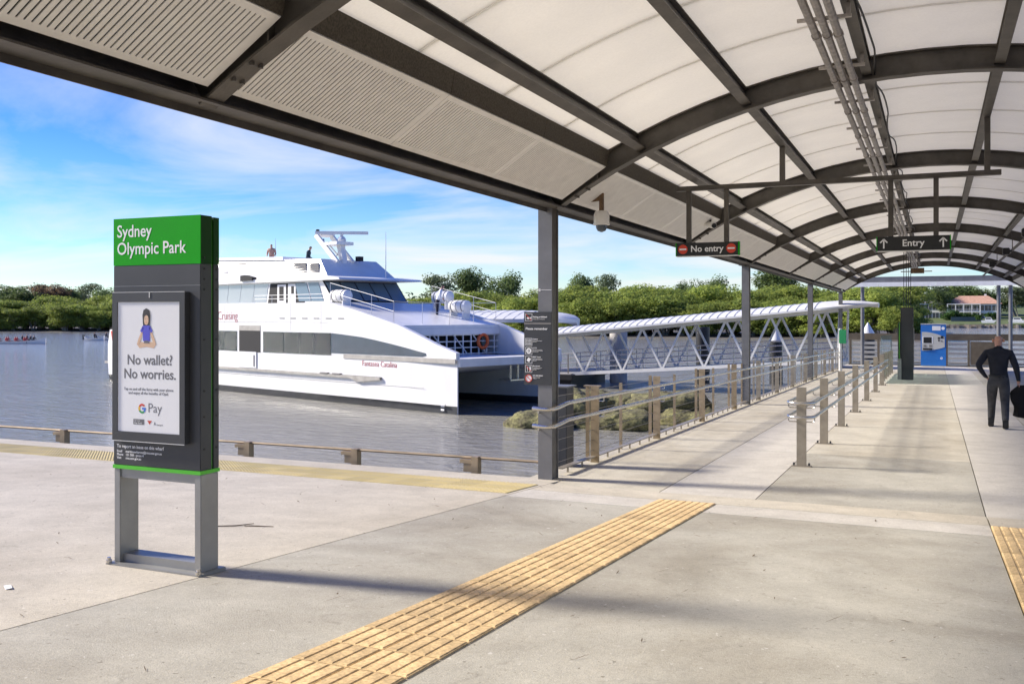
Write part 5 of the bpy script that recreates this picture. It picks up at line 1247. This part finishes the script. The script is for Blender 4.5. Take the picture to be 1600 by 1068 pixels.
for i, (u, d, s, lab) in enumerate([(1487,362,1.2,'dark shrub at the left corner of the tiled house'),(1505,360,0.95,'round green shrub below the verandah, second from the left'),(1519,360,0.85,'low green shrub in front of the verandah centre'),(1548,361,1.0,'green shrub by the right end of the tiled house'),(1530,346,0.7,'clipped bush on the lawn right of the garden fence'),(1478,362,0.9,'shrub below the grey roofed house')]):
    x, y = bank_pt(u, d); put_tree('shrub', hp[i%2], lab, x, y, 0.1, s, i, cat='shrub')
gf = thing('garden_fence', 'long grey green garden fence on the lawn before the houses', 'fence', (0,0,0)); fm = mat('fence_green', (0.12,0.15,0.14), 0.8)
for i in range(26):
    u = 1486+i*1.9; x, y = bank_pt(u, 350); x2, y2 = bank_pt(u+1.8, 350); mb = MB(); mb.bar((x,y,0.75),(x2,y2,0.75),0.05,1.6); mb.build('panel', fm, gf)
for i, (u, w, lab) in enumerate([(1545,5.0,'white motor boat on the bank beside the right hand portal post'),(1590,6.0,'white motor boat on the bank behind the end columns')]):
    x, y = bank_pt(u, 338); t = thing('motor_boat', lab, 'boat', (x,y,-0.55), rz=math.atan2(-x,y))
    mb = MB(); mb.prism([(-w/2,0.9),(-w/2+0.3,0),(w/2-0.9,0),(w/2,1.0)], -0.9, 0.9); mb.build('hull', wht, t); mb = MB(); mb.prism([(-w/4,0.95),(-w/4+0.2,2.0),(w/8,2.0),(w/4,0.95)], -0.7, 0.7); mb.build('cabin', wht2, t); mb = MB(); mb.prism([(-w/4+0.25,1.3),(-w/4+0.35,1.8),(w/8-0.1,1.8),(w/8+0.1,1.3)], -0.72, -0.701); mb.build('window', winm, t)

# paddlers and launches on the water at the left
def small_boat(label, u, v, L_b, crew_n, red, rz=0.0):
    d = 4.2*1500/(v-493); x, y = bank_pt(u, d); t = thing('rowing_boat', label, 'boat', (x,y,WATER), rz=PSI+rz)
    mb = MB(); n = 12; vs = []; fs = []
    for i in range(n+1):
        k = i/n; xx = -L_b/2+L_b*k; w = 0.62*math.sin(math.pi*min(max(k,0.02),0.98))**0.5; sh_ = 0.42+0.45*(2*k-1)**4
        vs += [(xx,-w,sh_),(xx,-w*0.6,-0.12),(xx,w*0.6,-0.12),(xx,w,sh_)]
    for i in range(n):
        for q in range(3): fs.append((i*4+q,(i+1)*4+q,(i+1)*4+q+1,i*4+q+1))
    mb.add(vs, fs); mb.build('hull', wht if not red else wht2, t)
    return t, (x, y)
Js = {'pelvis':((0,0,0.30),0.15,0.14),'chest':((0,0.06,0.62),0.17,0.12),'neck':((0,0.09,0.80),0.06,0.06),'head':((0,0.11,0.95),0.09,0.10),'crown':((0,0.11,1.03),0.07,0.08),'shL':((-0.19,0.08,0.72),0.07,0.07),'haL':((-0.24,0.42,0.52),0.04,0.04),'shR':((0.19,0.08,0.72),0.07,0.07),'haR':((0.24,0.42,0.52),0.04,0.04),'knL':((-0.12,0.42,0.36),0.08,0.08),'anL':((-0.12,0.52,0.0),0.06,0.06),'knR':((0.12,0.42,0.36),0.08,0.08),'anR':((0.12,0.52,0.0),0.06,0.06)}
Es = [('pelvis','chest'),('chest','neck'),('neck','head'),('head','crown'),('chest','shL'),('shL','haL'),('chest','shR'),('shR','haR'),('pelvis','knL'),('knL','anL'),('pelvis','knR'),('knR','anR')]
redsh = mat('red_paddle_top', (0.55,0.08,0.07), 0.8); blks = mat('dark_paddle_top', (0.03,0.03,0.04), 0.8)
def sitter(m):
    o = skin_body('person', Js, Es, [skin_m, m, dn], lambda c: 0 if c[2] > 0.83 or (c[1] > 0.34 and c[2] > 0.42) else (1 if c[2] > 0.34 else 2), None, None, 0, sub=1); d = o.data; bpy.data.objects.remove(o); return d
sr, sk = sitter(redsh), sitter(blks)
t, (bx, by) = small_boat('white paddling boat with a crew in red tops at the left edge', 6, 537, 12.5, 9, True)
for i in range(7):
    for s in (-1, 1):
        o = link('person', sr, None, (0,0,0)); p = Vector((bx,by,WATER+0.1))+Matrix.Rotation(PSI,3,'Z') @ Vector((-5.0+i*1.35,s*0.26,0)); o.location = p; o.rotation_euler = (0,0,PSI-R(90))
        tag(o, 'paddler in a red top seated in the white paddling boat at the left edge', 'person', 'paddlers in the red crewed boat')
for i, (u, v) in enumerate(((34,534.5),(41,534),(47,534.5),(52,535.6))):
    d = 4.2*1500/(v-493-0.0); x, y = bank_pt(u, d); lab = ('nearest the paddling boat','second from the paddling boat','third from the paddling boat','farthest right of the four')[i]
    o = link('person', sk, None, (x,y,WATER+0.12)); o.rotation_euler = (0,0,PSI-R(90)); tag(o, 'dark clad kayaker '+lab, 'person', 'dark kayakers')
    mb = MB(); mb.prism([(-1.6,0.3),(-1.2,0.0),(1.2,0.0),(1.6,0.3)], -0.28, 0.28); k_ = mb.build('kayak', char, None, loc=(x,y,WATER)); k_.rotation_euler = (0,0,PSI); tag(k_, 'low dark kayak '+lab, 'kayak', 'dark kayaks')
for i, (u, v, lab) in enumerate(((147,532,'white launch farther from the totem'),(165,531.5,'white launch touching the totem edge'))):
    t, (bx, by) = small_boat(lab+' on the left water', u, v, 3.4, 1, False)
    o = link('person', sk, None, (bx,by,WATER+0.35)); o.rotation_euler = (0,0,PSI-R(90)); tag(o, 'dark clad person sitting in the '+lab, 'person')
    mb = MB(); mb.box(-1.9,-1.6,-0.15,0.15,0.2,0.95); mb.build('outboard_motor', blk, t)

# ------------------------------------------------------------------ litter on the plaza
lit_m = mat('dry_leaf', (0.11,0.075,0.045), 0.9, obj_rand=0.2); mb = MB(); rl_ = random.Random(21)
for i in range(230):
    x = rl_.uniform(-11,2.5); y = rl_.uniform(2.6,10.3)
    if -2.7 < x < -2.0: continue
    z = zp(y)+0.004; a = rl_.uniform(0,3.14); L2 = rl_.uniform(0.008,0.05); w = rl_.uniform(0.002,0.008)
    if rl_.random() < 0.3: L2 *= 2.2; w = 0.0025
    ca, sa = math.cos(a), math.sin(a)
    mb.add([(x-ca*L2,y-sa*L2,z),(x+sa*w,y-ca*w,z+0.003),(x+ca*L2,y+sa*L2,z+0.006),(x-sa*w,y+ca*w,z+0.003)], [(0,1,2,3)])
mb.build('leaf_litter', lit_m, kind='stuff')
mb = MB()
for (p0, p1, p2) in [((-5.32,6.1),(-5.18,6.22),(-5.13,6.38)),((-5.12,6.25),(-5.02,6.3),(-4.9,6.34))]:
    mb.tube([(p[0],p[1],zp(p[1])+0.008) for p in (p0,p1,p2)], [0.004,0.005,0.003], 5)
o = mb.build('twig', lit_m); tag(o, 'forked dry twig on the concrete behind the totem frame', 'twig')
mb = MB(); mb.add([(-4.93,3.9,0.44),(-4.84,3.84,0.447),(-4.82,3.87,0.445),(-4.91,3.93,0.442)], [(0,1,2,3)]); mb.add([(-4.93,3.9,zp(3.9)+0.004),(-4.84,3.84,zp(3.84)+0.004),(-4.82,3.87,zp(3.87)+0.01),(-4.91,3.93,zp(3.93)+0.006)], [(0,1,2,3)]); mb.v = mb.v[4:]; mb.f = [(0,1,2,3)]; mb.m = [0]
o = mb.build('paper_scrap', white_t); tag(o, 'white paper scrap lying on the concrete left of the joint', 'litter')
